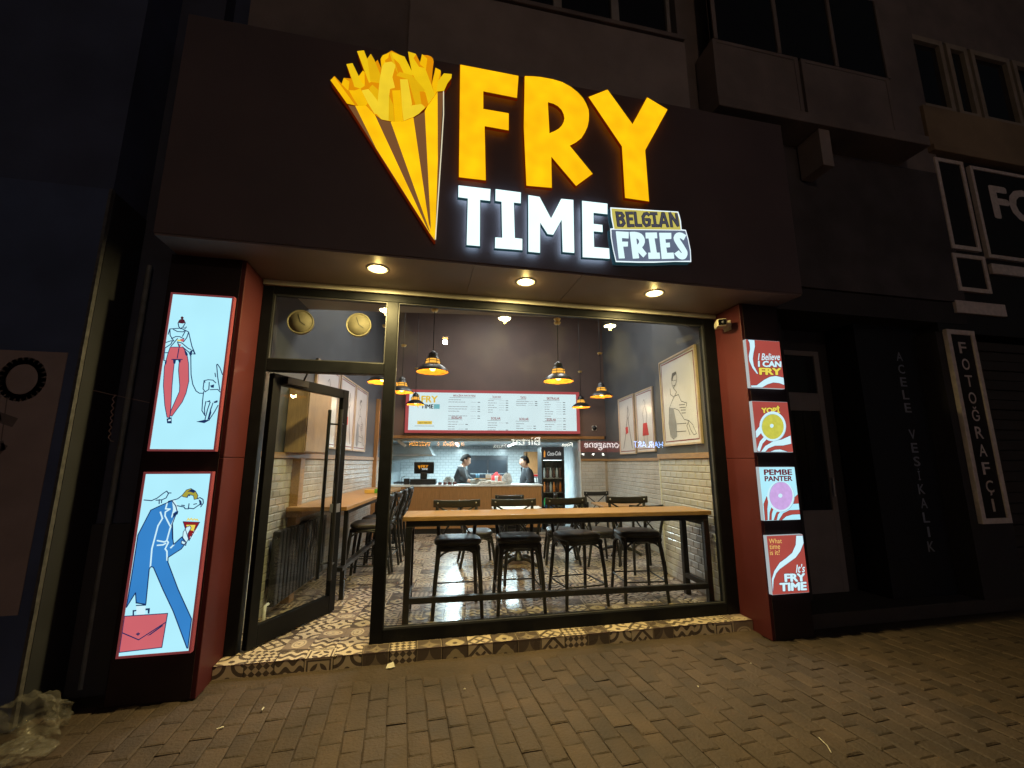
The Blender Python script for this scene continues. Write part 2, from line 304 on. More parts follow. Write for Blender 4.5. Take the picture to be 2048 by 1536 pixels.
# ------------------------------------------------------------------ outlines of the sign and of the printed pictures (metres, x and z on the shopfront)
D={'F':[[(0.204,4.778),(0.716,4.775),(0.701,4.54),(0.413,4.547),(0.415,4.39),(0.63,4.389),(0.63,4.213),(0.428,4.217),(0.443,3.722),(0.216,3.718)]],'R':[[(0.759,4.784),
(0.838,4.799),(0.908,4.806),(1.015,4.807),(1.104,4.796),(1.185,4.764),(1.248,4.721),(1.297,4.671),(1.327,4.617),(1.349,4.557),(1.35,4.502),(1.346,4.442),(1.332,4.381),
(1.304,4.314),(1.27,4.254),(1.218,4.203),(1.166,4.165),(1.366,3.928),(1.203,3.782),(0.996,4.019),(0.996,3.736),(0.767,3.724),(0.748,4.275)],[(0.975,4.552),(1.017,4.548),
(1.056,4.532),(1.087,4.503),(1.104,4.465),(1.11,4.428),(1.102,4.389),(1.086,4.356),(1.059,4.32),(1.023,4.291),(0.984,4.266)]],'Y':[[(1.338,4.689),(1.533,4.81),(1.758,4.499),
(1.919,4.806),(2.131,4.712),(1.874,4.24),(1.88,3.732),(1.642,3.735),(1.638,4.24)]],'T':[[(0.214,3.658),(0.482,3.662),(0.479,3.545),(0.399,3.544),(0.402,3.147),(0.288,3.145),
(0.29,3.542),(0.215,3.543)]],'I':[[(0.511,3.668),(0.732,3.668),(0.73,3.558),(0.673,3.557),(0.681,3.26),(0.742,3.26),(0.741,3.15),(0.509,3.143),(0.511,3.247),(0.567,3.25),
(0.56,3.551),(0.51,3.552)]],'M':[[(0.782,3.653),(0.887,3.65),(0.978,3.477),(1.066,3.658),(1.182,3.663),(1.177,3.173),(1.066,3.171),(1.066,3.447),(0.998,3.313),(0.944,3.314),
(0.89,3.399),(0.887,3.143),(0.779,3.142)]],'E':[[(1.247,3.665),(1.488,3.67),(1.483,3.558),(1.358,3.556),(1.355,3.466),(1.434,3.466),(1.433,3.388),(1.353,3.386),(1.352,3.257),
(1.485,3.259),(1.487,3.154),(1.236,3.143)]],'plate':[(1.511,3.64),(1.72,3.654),(1.941,3.668),(2.159,3.685),(2.17,3.649),(2.179,3.596),(2.18,3.516),(2.221,3.516),(2.239,3.434),
(2.253,3.326),(2.249,3.215),(2.086,3.2),(1.886,3.171),(1.735,3.156),(1.538,3.142),(1.517,3.254),(1.503,3.362),(1.501,3.442),(1.53,3.448),(1.513,3.555)],'olive':[(1.521,3.629),
(1.719,3.641),(2.149,3.673),(2.166,3.603),(2.169,3.51),(1.54,3.442),(1.526,3.548)],'grey':[(1.512,3.431),(2.172,3.502),(2.213,3.504),(2.231,3.42),(2.243,3.316),(2.239,3.226),
(1.887,3.183),(1.736,3.168),(1.545,3.154),(1.525,3.255),(1.512,3.363)],'belg':[[(1.566,3.597),(1.577,3.473)],[(1.566,3.59),(1.609,3.593),(1.624,3.572),(1.602,3.545),(1.576,3.541)],
[(1.576,3.541),(1.619,3.534),(1.629,3.505),(1.61,3.479),(1.578,3.477)],[(1.661,3.607),(1.669,3.478)],[(1.652,3.6),(1.71,3.608)],[(1.667,3.547),(1.706,3.552)],[(1.668,3.486),
(1.716,3.491)],[(1.735,3.617),(1.742,3.496),(1.79,3.501)],[(1.866,3.61),(1.85,3.623),(1.827,3.615),(1.809,3.585),(1.813,3.528),(1.833,3.505),(1.863,3.517),(1.87,3.566),
(1.837,3.562)],[(1.885,3.625),(1.941,3.632)],[(1.914,3.629),(1.922,3.515)],[(1.893,3.512),(1.949,3.519)],[(1.97,3.515),(2.0,3.64),(2.011,3.641),(2.041,3.523)],[(1.982,3.554),
(2.032,3.56)],[(2.079,3.527),(2.071,3.653),(2.141,3.543),(2.134,3.653)]],'fries':[[[(1.55,3.418),(1.667,3.425),(1.662,3.367),(1.601,3.365),(1.601,3.329),(1.655,3.335),
(1.652,3.293),(1.608,3.287),(1.618,3.182),(1.566,3.175)]],[[(1.677,3.427),(1.716,3.433),(1.742,3.433),(1.766,3.429),(1.785,3.421),(1.799,3.407),(1.809,3.389),(1.813,3.368),
(1.811,3.346),(1.8,3.319),(1.782,3.296),(1.823,3.245),(1.791,3.208),(1.744,3.254),(1.75,3.196),(1.694,3.187)],[(1.733,3.376),(1.745,3.375),(1.756,3.368),(1.761,3.353),
(1.759,3.341),(1.751,3.328),(1.738,3.317)]],[[(1.825,3.438),(1.931,3.452),(1.932,3.4),(1.905,3.397),(1.918,3.264),(1.945,3.266),(1.946,3.212),(1.84,3.2),(1.839,3.255),
(1.864,3.258),(1.852,3.39),(1.825,3.386)]],[[(1.955,3.452),(2.07,3.465),(2.067,3.41),(2.009,3.401),(2.011,3.364),(2.049,3.371),(2.049,3.33),(2.011,3.323),(2.016,3.272),
(2.078,3.281),(2.082,3.228),(1.964,3.212)]],[[(2.216,3.46),(2.187,3.411),(2.166,3.425),(2.155,3.428),(2.149,3.422),(2.151,3.411),(2.183,3.362),(2.207,3.321),(2.214,3.3),
(2.213,3.278),(2.201,3.251),(2.187,3.236),(2.168,3.229),(2.15,3.228),(2.128,3.234),(2.107,3.252),(2.087,3.275),(2.13,3.308),(2.148,3.288),(2.159,3.284),(2.162,3.29),(2.156,3.302),
(2.124,3.347),(2.1,3.388),(2.093,3.409),(2.092,3.426),(2.105,3.454),(2.119,3.468),(2.136,3.476),(2.156,3.479),(2.179,3.477)]]],'fbase':[(-0.784,4.411),(-0.759,4.457),
(-0.701,4.397),(-0.689,4.454),(-0.635,4.46),(-0.678,4.582),(-0.634,4.599),(-0.582,4.492),(-0.555,4.548),(-0.54,4.542),(-0.606,4.715),(-0.556,4.735),(-0.528,4.669),(-0.502,4.717),
(-0.464,4.651),(-0.448,4.675),(-0.415,4.599),(-0.427,4.686),(-0.411,4.72),(-0.345,4.787),(-0.241,4.744),(-0.17,4.61),(-0.215,4.799),(-0.152,4.795),(-0.116,4.726),(-0.104,4.8),
(-0.058,4.808),(-0.031,4.801),(-0.015,4.786),(-0.008,4.756),(-0.013,4.694),(-0.02,4.534),(0.008,4.686),(0.053,4.677),(0.054,4.622),(0.077,4.649),(0.139,4.656),(0.141,4.632),
(0.11,4.573),(0.081,4.494),(0.033,4.478),(-0.032,4.346),(-0.065,4.298),(-0.151,4.2),(-0.232,4.15),(-0.326,4.133),(-0.391,4.138),(-0.445,4.173),(-0.51,4.24),(-0.592,4.224),
(-0.651,4.23)],'sticks':[('a',[(-0.784,4.411),(-0.758,4.448),(-0.605,4.244),(-0.594,4.227),(-0.641,4.229),(-0.651,4.23)]),('a',[(-0.701,4.394),(-0.689,4.451),(-0.647,4.428),
(-0.649,4.344)]),('b',[(-0.678,4.579),(-0.634,4.598),(-0.555,4.439),(-0.53,4.415),(-0.562,4.382),(-0.607,4.39),(-0.63,4.458)]),('a',[(-0.58,4.486),(-0.552,4.548),(-0.54,4.536),
(-0.531,4.421),(-0.555,4.439)]),('b',[(-0.606,4.715),(-0.556,4.735),(-0.497,4.587),(-0.48,4.467),(-0.499,4.448),(-0.509,4.466),(-0.538,4.543)]),('c',[(-0.525,4.664),(-0.502,4.714),
(-0.472,4.664),(-0.419,4.539),(-0.42,4.462),(-0.49,4.459),(-0.51,4.572)]),('a',[(-0.424,4.687),(-0.411,4.72),(-0.364,4.755),(-0.367,4.712),(-0.392,4.682),(-0.386,4.653),
(-0.389,4.629),(-0.413,4.605)]),('c',[(-0.361,4.759),(-0.344,4.766),(-0.292,4.602),(-0.286,4.579),(-0.33,4.672)]),('b',[(-0.344,4.766),(-0.241,4.744),(-0.17,4.604),(-0.176,4.573),
(-0.242,4.595),(-0.28,4.677),(-0.332,4.72)]),('b',[(-0.215,4.799),(-0.154,4.791),(-0.173,4.75),(-0.103,4.643),(-0.056,4.46),(-0.065,4.446),(-0.113,4.496),(-0.172,4.598),
(-0.203,4.731)]),('a',[(-0.118,4.707),(-0.104,4.8),(-0.061,4.766),(-0.068,4.669)]),('c',[(-0.295,4.559),(-0.272,4.591),(-0.176,4.579),(-0.129,4.529),(-0.066,4.458),(-0.111,4.449),
(-0.091,4.322),(-0.136,4.314),(-0.205,4.543)]),('b',[(-0.124,4.672),(-0.073,4.668),(0.011,4.438),(-0.037,4.345),(-0.048,4.384)]),('a',[(-0.642,4.343),(-0.602,4.348),(-0.561,4.374),
(-0.551,4.359),(-0.502,4.259),(-0.515,4.234),(-0.566,4.224),(-0.602,4.274)]),('c',[(-0.495,4.393),(-0.473,4.427),(-0.428,4.39),(-0.428,4.291),(-0.479,4.362)]),('d',[(-0.548,4.359),
(-0.5,4.381),(-0.428,4.291),(-0.421,4.177),(-0.445,4.179),(-0.497,4.26)]),('d',[(-0.41,4.606),(-0.39,4.649),(-0.34,4.67),(-0.309,4.646),(-0.328,4.534),(-0.304,4.444),(-0.34,4.425),
(-0.344,4.354),(-0.336,4.136),(-0.391,4.138),(-0.426,4.176),(-0.425,4.326),(-0.422,4.467)]),('c',[(-0.344,4.354),(-0.306,4.274),(-0.294,4.133),(-0.336,4.136)]),
('a',[(-0.322,4.403),(-0.259,4.418),(-0.24,4.276),(-0.227,4.151),(-0.29,4.134),(-0.3,4.247)]),('d',[(-0.266,4.518),(-0.207,4.53),(-0.166,4.319),(-0.178,4.259),(-0.189,4.181),
(-0.223,4.155),(-0.24,4.276)]),('d',[(-0.178,4.259),(-0.165,4.296),(-0.091,4.322),(-0.065,4.304),(-0.108,4.243),(-0.151,4.203),(-0.189,4.181)]),('a',[(-0.012,4.529),(0.008,4.686),
(0.05,4.67),(0.033,4.563),(0.025,4.477),(0.011,4.438)]),('b',[(0.033,4.563),(0.077,4.646),(0.142,4.653),(0.14,4.628),(0.11,4.573),(0.084,4.495),
(0.025,4.477)])],'cone':[(-0.644,4.222),(-0.59,4.223),(-0.449,4.179),(-0.32,4.131),(-0.149,4.199),(-0.063,4.277),(0.035,4.477),(0.078,4.484),(0.056,3.168),
(0.046,3.167)],'strips':[[(-0.59,4.223),(-0.513,4.268),(-0.443,4.174),(0.006,3.229),(0.048,3.173),(-0.417,3.883)],[(-0.32,4.131),(-0.236,4.189),(-0.149,4.199),(0.014,3.23),
(0.051,3.172),(0.028,3.231)],[(-0.063,4.277),(-0.015,4.404),(0.032,4.477),(0.053,3.855),(0.054,3.235),(0.053,3.179),(0.02,3.247)]],'whiteedge':[(0.08,4.489),(0.086,4.274),
(0.077,3.907),(0.064,3.449),(0.056,3.174)],'P1':{'frame':[(-1.813,2.717),(-1.4,2.718),(-1.398,1.576),(-1.809,1.576)],'inner':[(-1.799,2.699),(-1.416,2.701),(-1.412,1.597),
(-1.794,1.597)],'polys':[('red',[(-1.766,2.308),(-1.687,2.312),(-1.658,2.272),(-1.637,2.193),(-1.62,2.066),(-1.627,1.98),(-1.643,1.917),(-1.694,1.816),(-1.707,1.82),(-1.705,1.854),
(-1.67,1.99),(-1.673,2.033),(-1.694,2.142),(-1.698,2.218),(-1.727,2.216),(-1.724,2.117),(-1.72,2.031),(-1.708,1.877),(-1.706,1.805),(-1.723,1.808),(-1.747,1.891),(-1.773,2.029),
(-1.784,2.162),(-1.774,2.265)]),('ink',[(-1.739,2.219),(-1.69,2.222),(-1.69,2.2),(-1.699,2.198),(-1.707,2.217),(-1.72,2.214),(-1.721,2.189),(-1.733,2.19)]),('ink',[(-1.678,2.291),
(-1.651,2.264),(-1.652,2.248),(-1.665,2.255)]),('hair',[(-1.742,2.49),(-1.739,2.508),(-1.73,2.518),(-1.716,2.522),(-1.704,2.516),(-1.693,2.494),(-1.712,2.487)]),
('hair',[(-1.71,2.53),(-1.711,2.524),(-1.715,2.52),(-1.721,2.519),(-1.726,2.523),(-1.729,2.529),(-1.728,2.535),(-1.724,2.54),(-1.718,2.54),(-1.712,2.536)]),('red',[(-1.714,2.37),
(-1.687,2.375),(-1.689,2.351),(-1.706,2.354)]),('yellow',[(-1.732,2.366),(-1.709,2.366),(-1.706,2.354),(-1.727,2.355)]),('red',[(-1.725,2.336),(-1.7,2.33),(-1.709,2.308)]),
('ink',[(-1.484,2.04),(-1.459,2.05),(-1.459,2.025),(-1.474,2.026)]),('ink',[(-1.498,1.922),(-1.472,1.936),(-1.471,1.922)]),('ink',[(-1.45,1.923),(-1.426,1.937),(-1.422,1.922),
(-1.441,1.915)]),('ink',[(-1.543,1.781),(-1.493,1.795),(-1.455,1.795),(-1.49,1.772)]),('ink',[(-1.474,1.794),(-1.462,1.887),(-1.454,1.845),(-1.462,1.8)]),('ink',[(-1.725,1.798),
(-1.696,1.809),(-1.69,1.766),(-1.718,1.767)]),('face',[(-1.716,1.79),(-1.7,1.797),(-1.697,1.784),(-1.712,1.781)]),('ink',[(-1.787,2.201),(-1.775,2.206),(-1.777,2.182),
(-1.783,2.179)]),('ink',[(-1.639,2.285),(-1.625,2.298),(-1.625,2.253),(-1.639,2.263)])],'strokes':[[(-1.74,2.49),(-1.732,2.462),(-1.719,2.447),(-1.704,2.464),(-1.694,2.493)],
[(-1.701,2.456),(-1.689,2.452),(-1.684,2.464)],[(-1.791,2.401),(-1.786,2.441),(-1.725,2.451),(-1.707,2.447),(-1.665,2.426)],[(-1.785,2.438),(-1.778,2.394),(-1.751,2.355)],
[(-1.665,2.426),(-1.672,2.383),(-1.689,2.351)],[(-1.665,2.426),(-1.632,2.322),(-1.604,2.265)],[(-1.764,2.44),(-1.736,2.425),(-1.701,2.425),(-1.689,2.436)],[(-1.687,2.432),
(-1.7,2.391)],[(-1.767,2.37),(-1.741,2.388),(-1.717,2.388),(-1.688,2.374)],[(-1.8,2.34),(-1.768,2.354),(-1.749,2.355)],[(-1.798,2.299),(-1.765,2.33),(-1.758,2.355)],
[(-1.763,2.314),(-1.729,2.373)],[(-1.798,2.299),(-1.797,2.264),(-1.774,2.267)],[(-1.799,2.264),(-1.793,2.209),(-1.777,2.206)],[(-1.726,2.349),(-1.698,2.342),(-1.652,2.304),
(-1.634,2.297)],[(-1.709,2.308),(-1.726,2.349)],[(-1.691,2.314),(-1.649,2.28)],[(-1.711,2.301),(-1.713,2.229)],[(-1.746,2.219),(-1.68,2.222)],[(-1.63,2.249),(-1.612,2.114),
(-1.593,2.044),(-1.567,1.998),(-1.545,1.983),(-1.521,1.983)],[(-1.518,2.062),(-1.525,2.074),(-1.501,2.082),(-1.47,2.08),(-1.449,2.061)],[(-1.525,2.074),(-1.525,2.015),
(-1.509,1.994),(-1.488,2.012),(-1.491,2.063)],[(-1.519,1.995),(-1.518,1.929),(-1.514,1.859),(-1.491,1.825)],[(-1.479,2.01),(-1.431,2.014),(-1.413,1.995)],[(-1.497,1.925),
(-1.5,1.875),(-1.493,1.828)],[(-1.469,1.922),(-1.48,1.868),(-1.49,1.775)],[(-1.451,1.915),(-1.46,1.868)],[(-1.462,1.794),(-1.434,1.853),(-1.417,1.9)],[(-1.418,2.011),
(-1.442,2.105),(-1.458,2.193),(-1.453,2.198),(-1.433,2.17),(-1.412,2.123)],[(-1.462,2.132),(-1.455,2.105)],[(-1.623,2.294),(-1.604,2.265),(-1.62,2.266)],[(-1.646,2.28),
(-1.628,2.245)]]},'P2':{'frame':[(-1.814,1.437),(-1.405,1.435),(-1.398,0.291),(-1.812,0.296)],'inner':[(-1.8,1.416),(-1.421,1.414),(-1.421,0.311),
(-1.801,0.318)],'polys':[('blue',[(-1.739,1.188),(-1.673,1.223),(-1.623,1.246),(-1.597,1.214),(-1.583,1.176),(-1.594,1.131),(-1.601,1.099),(-1.587,1.001),(-1.578,0.964),
(-1.535,1.011),(-1.506,0.974),(-1.529,0.934),(-1.6,0.883),(-1.597,0.853),(-1.516,0.68),(-1.417,0.496),(-1.417,0.322),(-1.423,0.323),(-1.529,0.55),(-1.604,0.685),(-1.677,0.826),
(-1.692,0.83),(-1.699,0.815),(-1.69,0.602),(-1.745,0.613),(-1.757,0.675),(-1.796,0.59),(-1.793,0.758),(-1.792,0.937),(-1.792,1.032)]),('face',[(-1.623,1.246),(-1.607,1.249),
(-1.582,1.205),(-1.581,1.182),(-1.599,1.172),(-1.611,1.133),(-1.616,1.14),(-1.61,1.189)]),('ink',[(-1.607,1.163),(-1.577,1.178),(-1.579,1.157),(-1.595,1.148),(-1.603,1.133)]),
('olive',[(-1.569,1.278),(-1.545,1.316),(-1.519,1.325),(-1.49,1.308),(-1.471,1.278),(-1.473,1.256),(-1.491,1.252),(-1.498,1.277),(-1.526,1.286),(-1.535,1.266),(-1.559,1.271)]),
('ink',[(-1.54,1.304),(-1.515,1.321),(-1.49,1.304),(-1.5,1.295),(-1.524,1.304)]),('ink',[(-1.465,1.253),(-1.448,1.242),(-1.441,1.219),(-1.452,1.211)]),('dred',[(-1.54,1.109),
(-1.44,1.102),(-1.49,0.984)]),('yellow',[(-1.521,1.087),(-1.464,1.085),(-1.471,1.046),(-1.502,1.055)]),('face',[(-1.516,1.072),(-1.496,1.081),(-1.487,1.067),(-1.502,1.03),
(-1.494,0.996),(-1.504,0.974),(-1.529,0.997),(-1.531,1.041)]),('face',[(-1.471,1.046),(-1.443,1.063),(-1.439,1.056),(-1.466,1.036)]),('face',[(-1.477,1.03),(-1.452,1.039),
(-1.451,1.029),(-1.474,1.018)]),('face',[(-1.488,1.01),(-1.47,1.013),(-1.472,1.0),(-1.486,0.997)]),('face',[(-1.533,0.989),(-1.503,0.972),(-1.507,0.956),(-1.534,0.967)]),
('red',[(-1.799,0.538),(-1.559,0.539),(-1.566,0.338),(-1.799,0.328)]),('ink',[(-1.756,0.539),(-1.76,0.571),(-1.739,0.571),(-1.738,0.564),(-1.751,0.562),(-1.747,0.538)]),
('ink',[(-1.689,0.576),(-1.664,0.577),(-1.663,0.544),(-1.672,0.544),(-1.675,0.566),(-1.688,0.565)]),('face',[(-1.742,0.594),(-1.69,0.591),(-1.687,0.54),(-1.735,0.543)]),
('ink',[(-1.658,0.412),(-1.581,0.471),(-1.576,0.465),(-1.641,0.416)])],'wstrokes':[[(-1.649,1.239),(-1.654,1.194),(-1.628,1.192),(-1.653,1.174),(-1.652,1.149),(-1.614,1.083)],
[(-1.682,1.174),(-1.665,1.133),(-1.685,1.085),(-1.701,0.941),(-1.695,0.83)],[(-1.593,1.135),(-1.612,1.066),(-1.621,0.99),(-1.611,0.978),(-1.624,0.938),(-1.612,0.922),
(-1.604,0.866)],[(-1.677,0.992),(-1.635,0.982),(-1.627,0.986)],[(-1.673,0.962),(-1.64,0.964),(-1.625,0.973)],[(-1.593,0.943),(-1.577,0.962)]],'strokes':[[(-1.645,1.242),
(-1.591,1.258),(-1.569,1.278)],[(-1.589,1.213),(-1.547,1.204),(-1.538,1.192),(-1.519,1.191),(-1.519,1.225)],[(-1.563,1.216),(-1.544,1.213)],[(-1.535,1.266),(-1.53,1.283),
(-1.52,1.277)],[(-1.515,1.195),(-1.488,1.191),(-1.453,1.219)],[(-1.491,1.22),(-1.473,1.224)],[(-1.474,1.256),(-1.458,1.264),(-1.438,1.252),(-1.433,1.227),(-1.446,1.202)],
[(-1.788,1.254),(-1.743,1.249),(-1.712,1.265),(-1.682,1.294),(-1.662,1.31),(-1.653,1.298),(-1.634,1.297)],[(-1.65,1.293),(-1.66,1.265),(-1.684,1.253),(-1.718,1.251)],
[(-1.699,1.255),(-1.696,1.228)],[(-1.684,1.252),(-1.683,1.233)],[(-1.798,0.441),(-1.702,0.393),(-1.561,0.487)],[(-1.743,0.598),(-1.69,0.597)],[(-1.747,0.616),(-1.692,0.599)],
[(-1.604,1.091),(-1.589,1.001)],[(-1.718,0.428),(-1.71,0.433),(-1.702,0.428),(-1.709,0.421),(-1.718,0.428)],[(-1.533,0.967),(-1.505,0.956)]],'ystrokes':[[(-1.518,1.114),
(-1.511,1.129),(-1.503,1.116),(-1.494,1.129),(-1.483,1.115),(-1.474,1.126),(-1.465,1.115),(-1.459,1.123),(-1.45,1.111)]]},'R1':{'frame':[(2.997,2.654),(3.382,2.656),(3.375,2.191),
(2.997,2.188)],'bg':'brick','polys':[('face',[(3.027,2.653),(3.097,2.652),(3.095,2.588),(3.071,2.521),(3.057,2.464),(3.061,2.399),(3.098,2.325),(3.088,2.32),(3.044,2.374),
(3.016,2.446),(3.017,2.494),(3.039,2.56),(3.041,2.618)]),('face',[(3.007,2.206),(3.07,2.21),(3.159,2.267),(3.227,2.298),(3.293,2.309),(3.38,2.296),(3.376,2.226),(3.322,2.242),
(3.257,2.245),(3.19,2.225),(3.127,2.193),(3.011,2.192)])],'texts':[('I Believe','face',[(3.113,2.454),(3.361,2.467),(3.12,2.522)],0.2,0.012,1),('I CAN','face',[(3.105,2.389),
(3.368,2.397),(3.111,2.45)],0,0.045,0),('FRY','yellow',[(3.11,2.313),(3.357,2.32),(3.114,2.382)],0,0.045,0)]},'R2':{'frame':[(2.999,2.061),(3.392,2.056),(3.379,1.591),
(2.991,1.594)],'bg':'brick','polys':[('face',[(3.007,1.78),(3.056,1.827),(3.061,1.762),(3.012,1.72),(3.006,1.726)]),('face',[(3.004,1.622),(3.043,1.69),(3.093,1.732),(3.127,1.717),
(3.067,1.667),(3.03,1.597),(3.006,1.6)]),('face',[(3.042,1.595),(3.091,1.645),(3.186,1.691),(3.278,1.707),(3.381,1.745),(3.378,1.67),(3.289,1.653),(3.199,1.65),(3.124,1.626),
(3.087,1.595)]),('face',[(3.14,1.595),(3.194,1.612),(3.248,1.616),(3.327,1.596)])],'texts':[('YOPİ','yellow',[(3.091,1.947),(3.295,1.955),
(3.092,2.016)],0,0.045,0)],'bowl':('yellow2',[(3.339,1.831),(3.333,1.807),(3.324,1.784),(3.31,1.762),(3.293,1.742),(3.273,1.725),(3.251,1.712),(3.227,1.701),(3.202,1.695),
(3.177,1.693),(3.153,1.694),(3.13,1.7),(3.109,1.71),(3.09,1.723),(3.075,1.74),(3.063,1.759),(3.056,1.78),(3.052,1.803),(3.053,1.827),(3.058,1.85),(3.067,1.874),(3.08,1.895),
(3.097,1.915),(3.116,1.933),(3.138,1.947),(3.162,1.958),(3.187,1.965),(3.212,1.967),(3.237,1.966),(3.261,1.96),(3.282,1.95),(3.301,1.937),(3.317,1.92),(3.329,1.9),(3.336,1.879),
(3.34,1.855)],[(3.313,1.831),(3.309,1.811),(3.3,1.791),(3.289,1.773),(3.275,1.756),(3.258,1.742),(3.24,1.73),(3.22,1.721),(3.199,1.716),(3.178,1.714),(3.158,1.715),(3.139,1.72),
(3.121,1.729),(3.106,1.74),(3.093,1.754),(3.083,1.77),(3.077,1.788),(3.074,1.807),(3.074,1.827),(3.079,1.847),(3.086,1.867),(3.097,1.885),(3.111,1.902),(3.128,1.916),(3.146,1.928),
(3.166,1.937),(3.187,1.943),(3.208,1.945),(3.229,1.944),(3.248,1.939),(3.266,1.931),(3.282,1.92),(3.295,1.906),(3.305,1.889),(3.311,1.871),(3.314,1.851)],[(3.206,1.833),
(3.202,1.824),(3.194,1.817),(3.184,1.814),(3.174,1.817),(3.168,1.823),(3.166,1.832),(3.17,1.842),(3.178,1.849),(3.189,1.851),(3.198,1.849),
(3.205,1.842)])},'R3':{'frame':[(3.005,1.458),(3.386,1.455),(3.387,0.99),(3.009,0.993)],'bg':'sky','polys':[('brick',[(3.014,1.133),(3.053,1.198),(3.062,1.159),(3.044,1.09),
(3.037,0.998),(3.011,0.995)]),('brick',[(3.056,0.998),(3.068,1.059),(3.093,1.104),(3.108,1.092),(3.086,1.05),(3.077,0.997)]),('brick',[(3.102,0.996),(3.138,1.057),(3.177,1.068),
(3.15,1.041),(3.13,0.996)]),('brick',[(3.158,0.995),(3.207,1.048),(3.277,1.073),(3.386,1.075),(3.386,1.039),(3.301,1.038),(3.233,1.024),(3.186,0.994)]),('brick',[(3.346,1.185),
(3.385,1.209),(3.387,1.133),(3.328,1.131)])],'texts':[('PEMBE','maroon',[(3.048,1.386),(3.35,1.386),(3.05,1.436)],0,0.03,0),('PANTER','maroon',[(3.048,1.331),(3.344,1.332),
(3.05,1.377)],0,0.03,0)],'bowl':('lilac',[(3.342,1.195),(3.337,1.171),(3.327,1.149),(3.314,1.128),(3.297,1.109),(3.277,1.093),(3.255,1.08),(3.231,1.071),(3.206,1.065),
(3.181,1.064),(3.157,1.066),(3.134,1.073),(3.113,1.083),(3.095,1.097),(3.08,1.113),(3.068,1.133),(3.061,1.154),(3.057,1.176),(3.058,1.2),(3.063,1.223),(3.072,1.245),(3.085,1.266),
(3.102,1.285),(3.121,1.302),(3.143,1.315),(3.167,1.325),(3.192,1.331),(3.217,1.333),(3.242,1.33),(3.265,1.324),(3.286,1.314),(3.305,1.3),(3.321,1.283),(3.332,1.263),(3.34,1.242),
(3.343,1.219)],[(3.322,1.202),(3.317,1.181),(3.309,1.161),(3.297,1.142),(3.283,1.125),(3.266,1.11),(3.247,1.099),(3.226,1.09),(3.205,1.085),(3.184,1.084),(3.163,1.086),
(3.144,1.092),(3.126,1.101),(3.11,1.113),(3.097,1.128),(3.088,1.146),(3.081,1.165),(3.078,1.185),(3.079,1.206),(3.084,1.227),(3.092,1.247),(3.103,1.266),(3.117,1.284),
(3.134,1.299),(3.153,1.311),(3.173,1.319),(3.195,1.325),(3.216,1.326),(3.237,1.324),(3.257,1.319),(3.275,1.309),(3.291,1.297),(3.304,1.282),(3.314,1.264),(3.321,1.244),
(3.323,1.224)],[(3.218,1.203),(3.214,1.194),(3.204,1.187),(3.193,1.185),(3.182,1.188),(3.174,1.195),(3.172,1.204),(3.177,1.213),(3.186,1.22),(3.198,1.222),(3.209,1.22),
(3.216,1.213)])},'R4':{'frame':[(3.014,0.863),(3.39,0.855),(3.384,0.376),(3.012,0.39)],'bg':'brick','polys':[('face',[(3.318,0.854),(3.387,0.852),(3.387,0.789),(3.342,0.722),
(3.288,0.672),(3.177,0.617),(3.108,0.583),(3.067,0.549),(3.035,0.499),(3.016,0.406),(3.019,0.507),(3.052,0.571),(3.115,0.635),(3.184,0.669),(3.255,0.711),
(3.302,0.777)])],'texts':[('What','tan',[(3.028,0.798),(3.16,0.797),(3.029,0.838)],0,0.0,0),('time','tan',[(3.026,0.751),(3.135,0.75),(3.029,0.791)],0,0.0,0),
('is it?','tan',[(3.025,0.702),(3.126,0.701),(3.027,0.744)],0,0.0,0),("It's",'face',[(3.271,0.544),(3.367,0.544),(3.277,0.614)],0.2,0.012,1),('FRY','face',[(3.144,0.475),
(3.362,0.469),(3.147,0.543)],0,0.045,0),('TIME','face',[(3.084,0.402),(3.364,0.397),(3.089,0.471)],0,0.045,0)]}}

# ================================================================== GROUND
PAVE = pm('paver_concrete', (0.061, 0.039, 0.026), 0.78, 0, 0.30, 3.2, 0.8, 55, dirt=0.45, world=True)
PAVE2 = pm('paver_concrete_dark', (0.056, 0.036, 0.0245), 0.8, 0, 0.30, 3.6, 0.8, 55, dirt=0.45, world=True)
PAVE3 = pm('paver_concrete_pale', (0.065, 0.042, 0.028), 0.78, 0, 0.30, 2.8, 0.8, 55, dirt=0.45, world=True)
JOINT = pm('joint_sand', (0.044, 0.029, 0.019), 0.95, 0, 0.4, 3, 0.7, 60, world=True)
CEM = pm('smeared_cement', (0.060, 0.0385, 0.024), 0.85, 0, 0.28, 3.0, 0.9, 40, dirt=0.45, world=True)
g = MB(); g.add([(-40,-40,-0.009),(40,-40,-0.009),(40,40,-0.009),(-40,40,-0.009)], [(0,1,2,3)])
ground = struct(g.build('pavement', JOINT))
# pavers: columns 10 cm wide running to the shop, half-bond
def paver_mesh(rng, m):
    b = MB(); w, l, c = 0.1125, 0.2012, 0.009
    dz = [rng.uniform(-0.0028, 0.0028) for _ in range(4)]
    x0, x1, y0, y1 = -w/2, w/2, -l/2, l/2; j = lambda: rng.uniform(-0.0018, 0.0018)
    bot = [(x0,y0,-0.02),(x1,y0,-0.02),(x1,y1,-0.02),(x0,y1,-0.02)]
    mid = [(x0+j(),y0+j(),-0.005),(x1+j(),y0+j(),-0.005),(x1+j(),y1+j(),-0.005),(x0+j(),y1+j(),-0.005)]
    top = [(x0+c,y0+c,dz[0]),(x1-c,y0+c,dz[1]),(x1-c,y1-c,dz[2]),(x0+c,y1-c,dz[3])]
    b.add(bot+mid+top, [(0,1,5,4),(1,2,6,5),(2,3,7,6),(3,0,4,7),(4,5,9,8),(5,6,10,9),(6,7,11,10),(7,4,8,11),(8,9,10,11)])
    return b.data('paver', m)
_rng = random.Random(3)
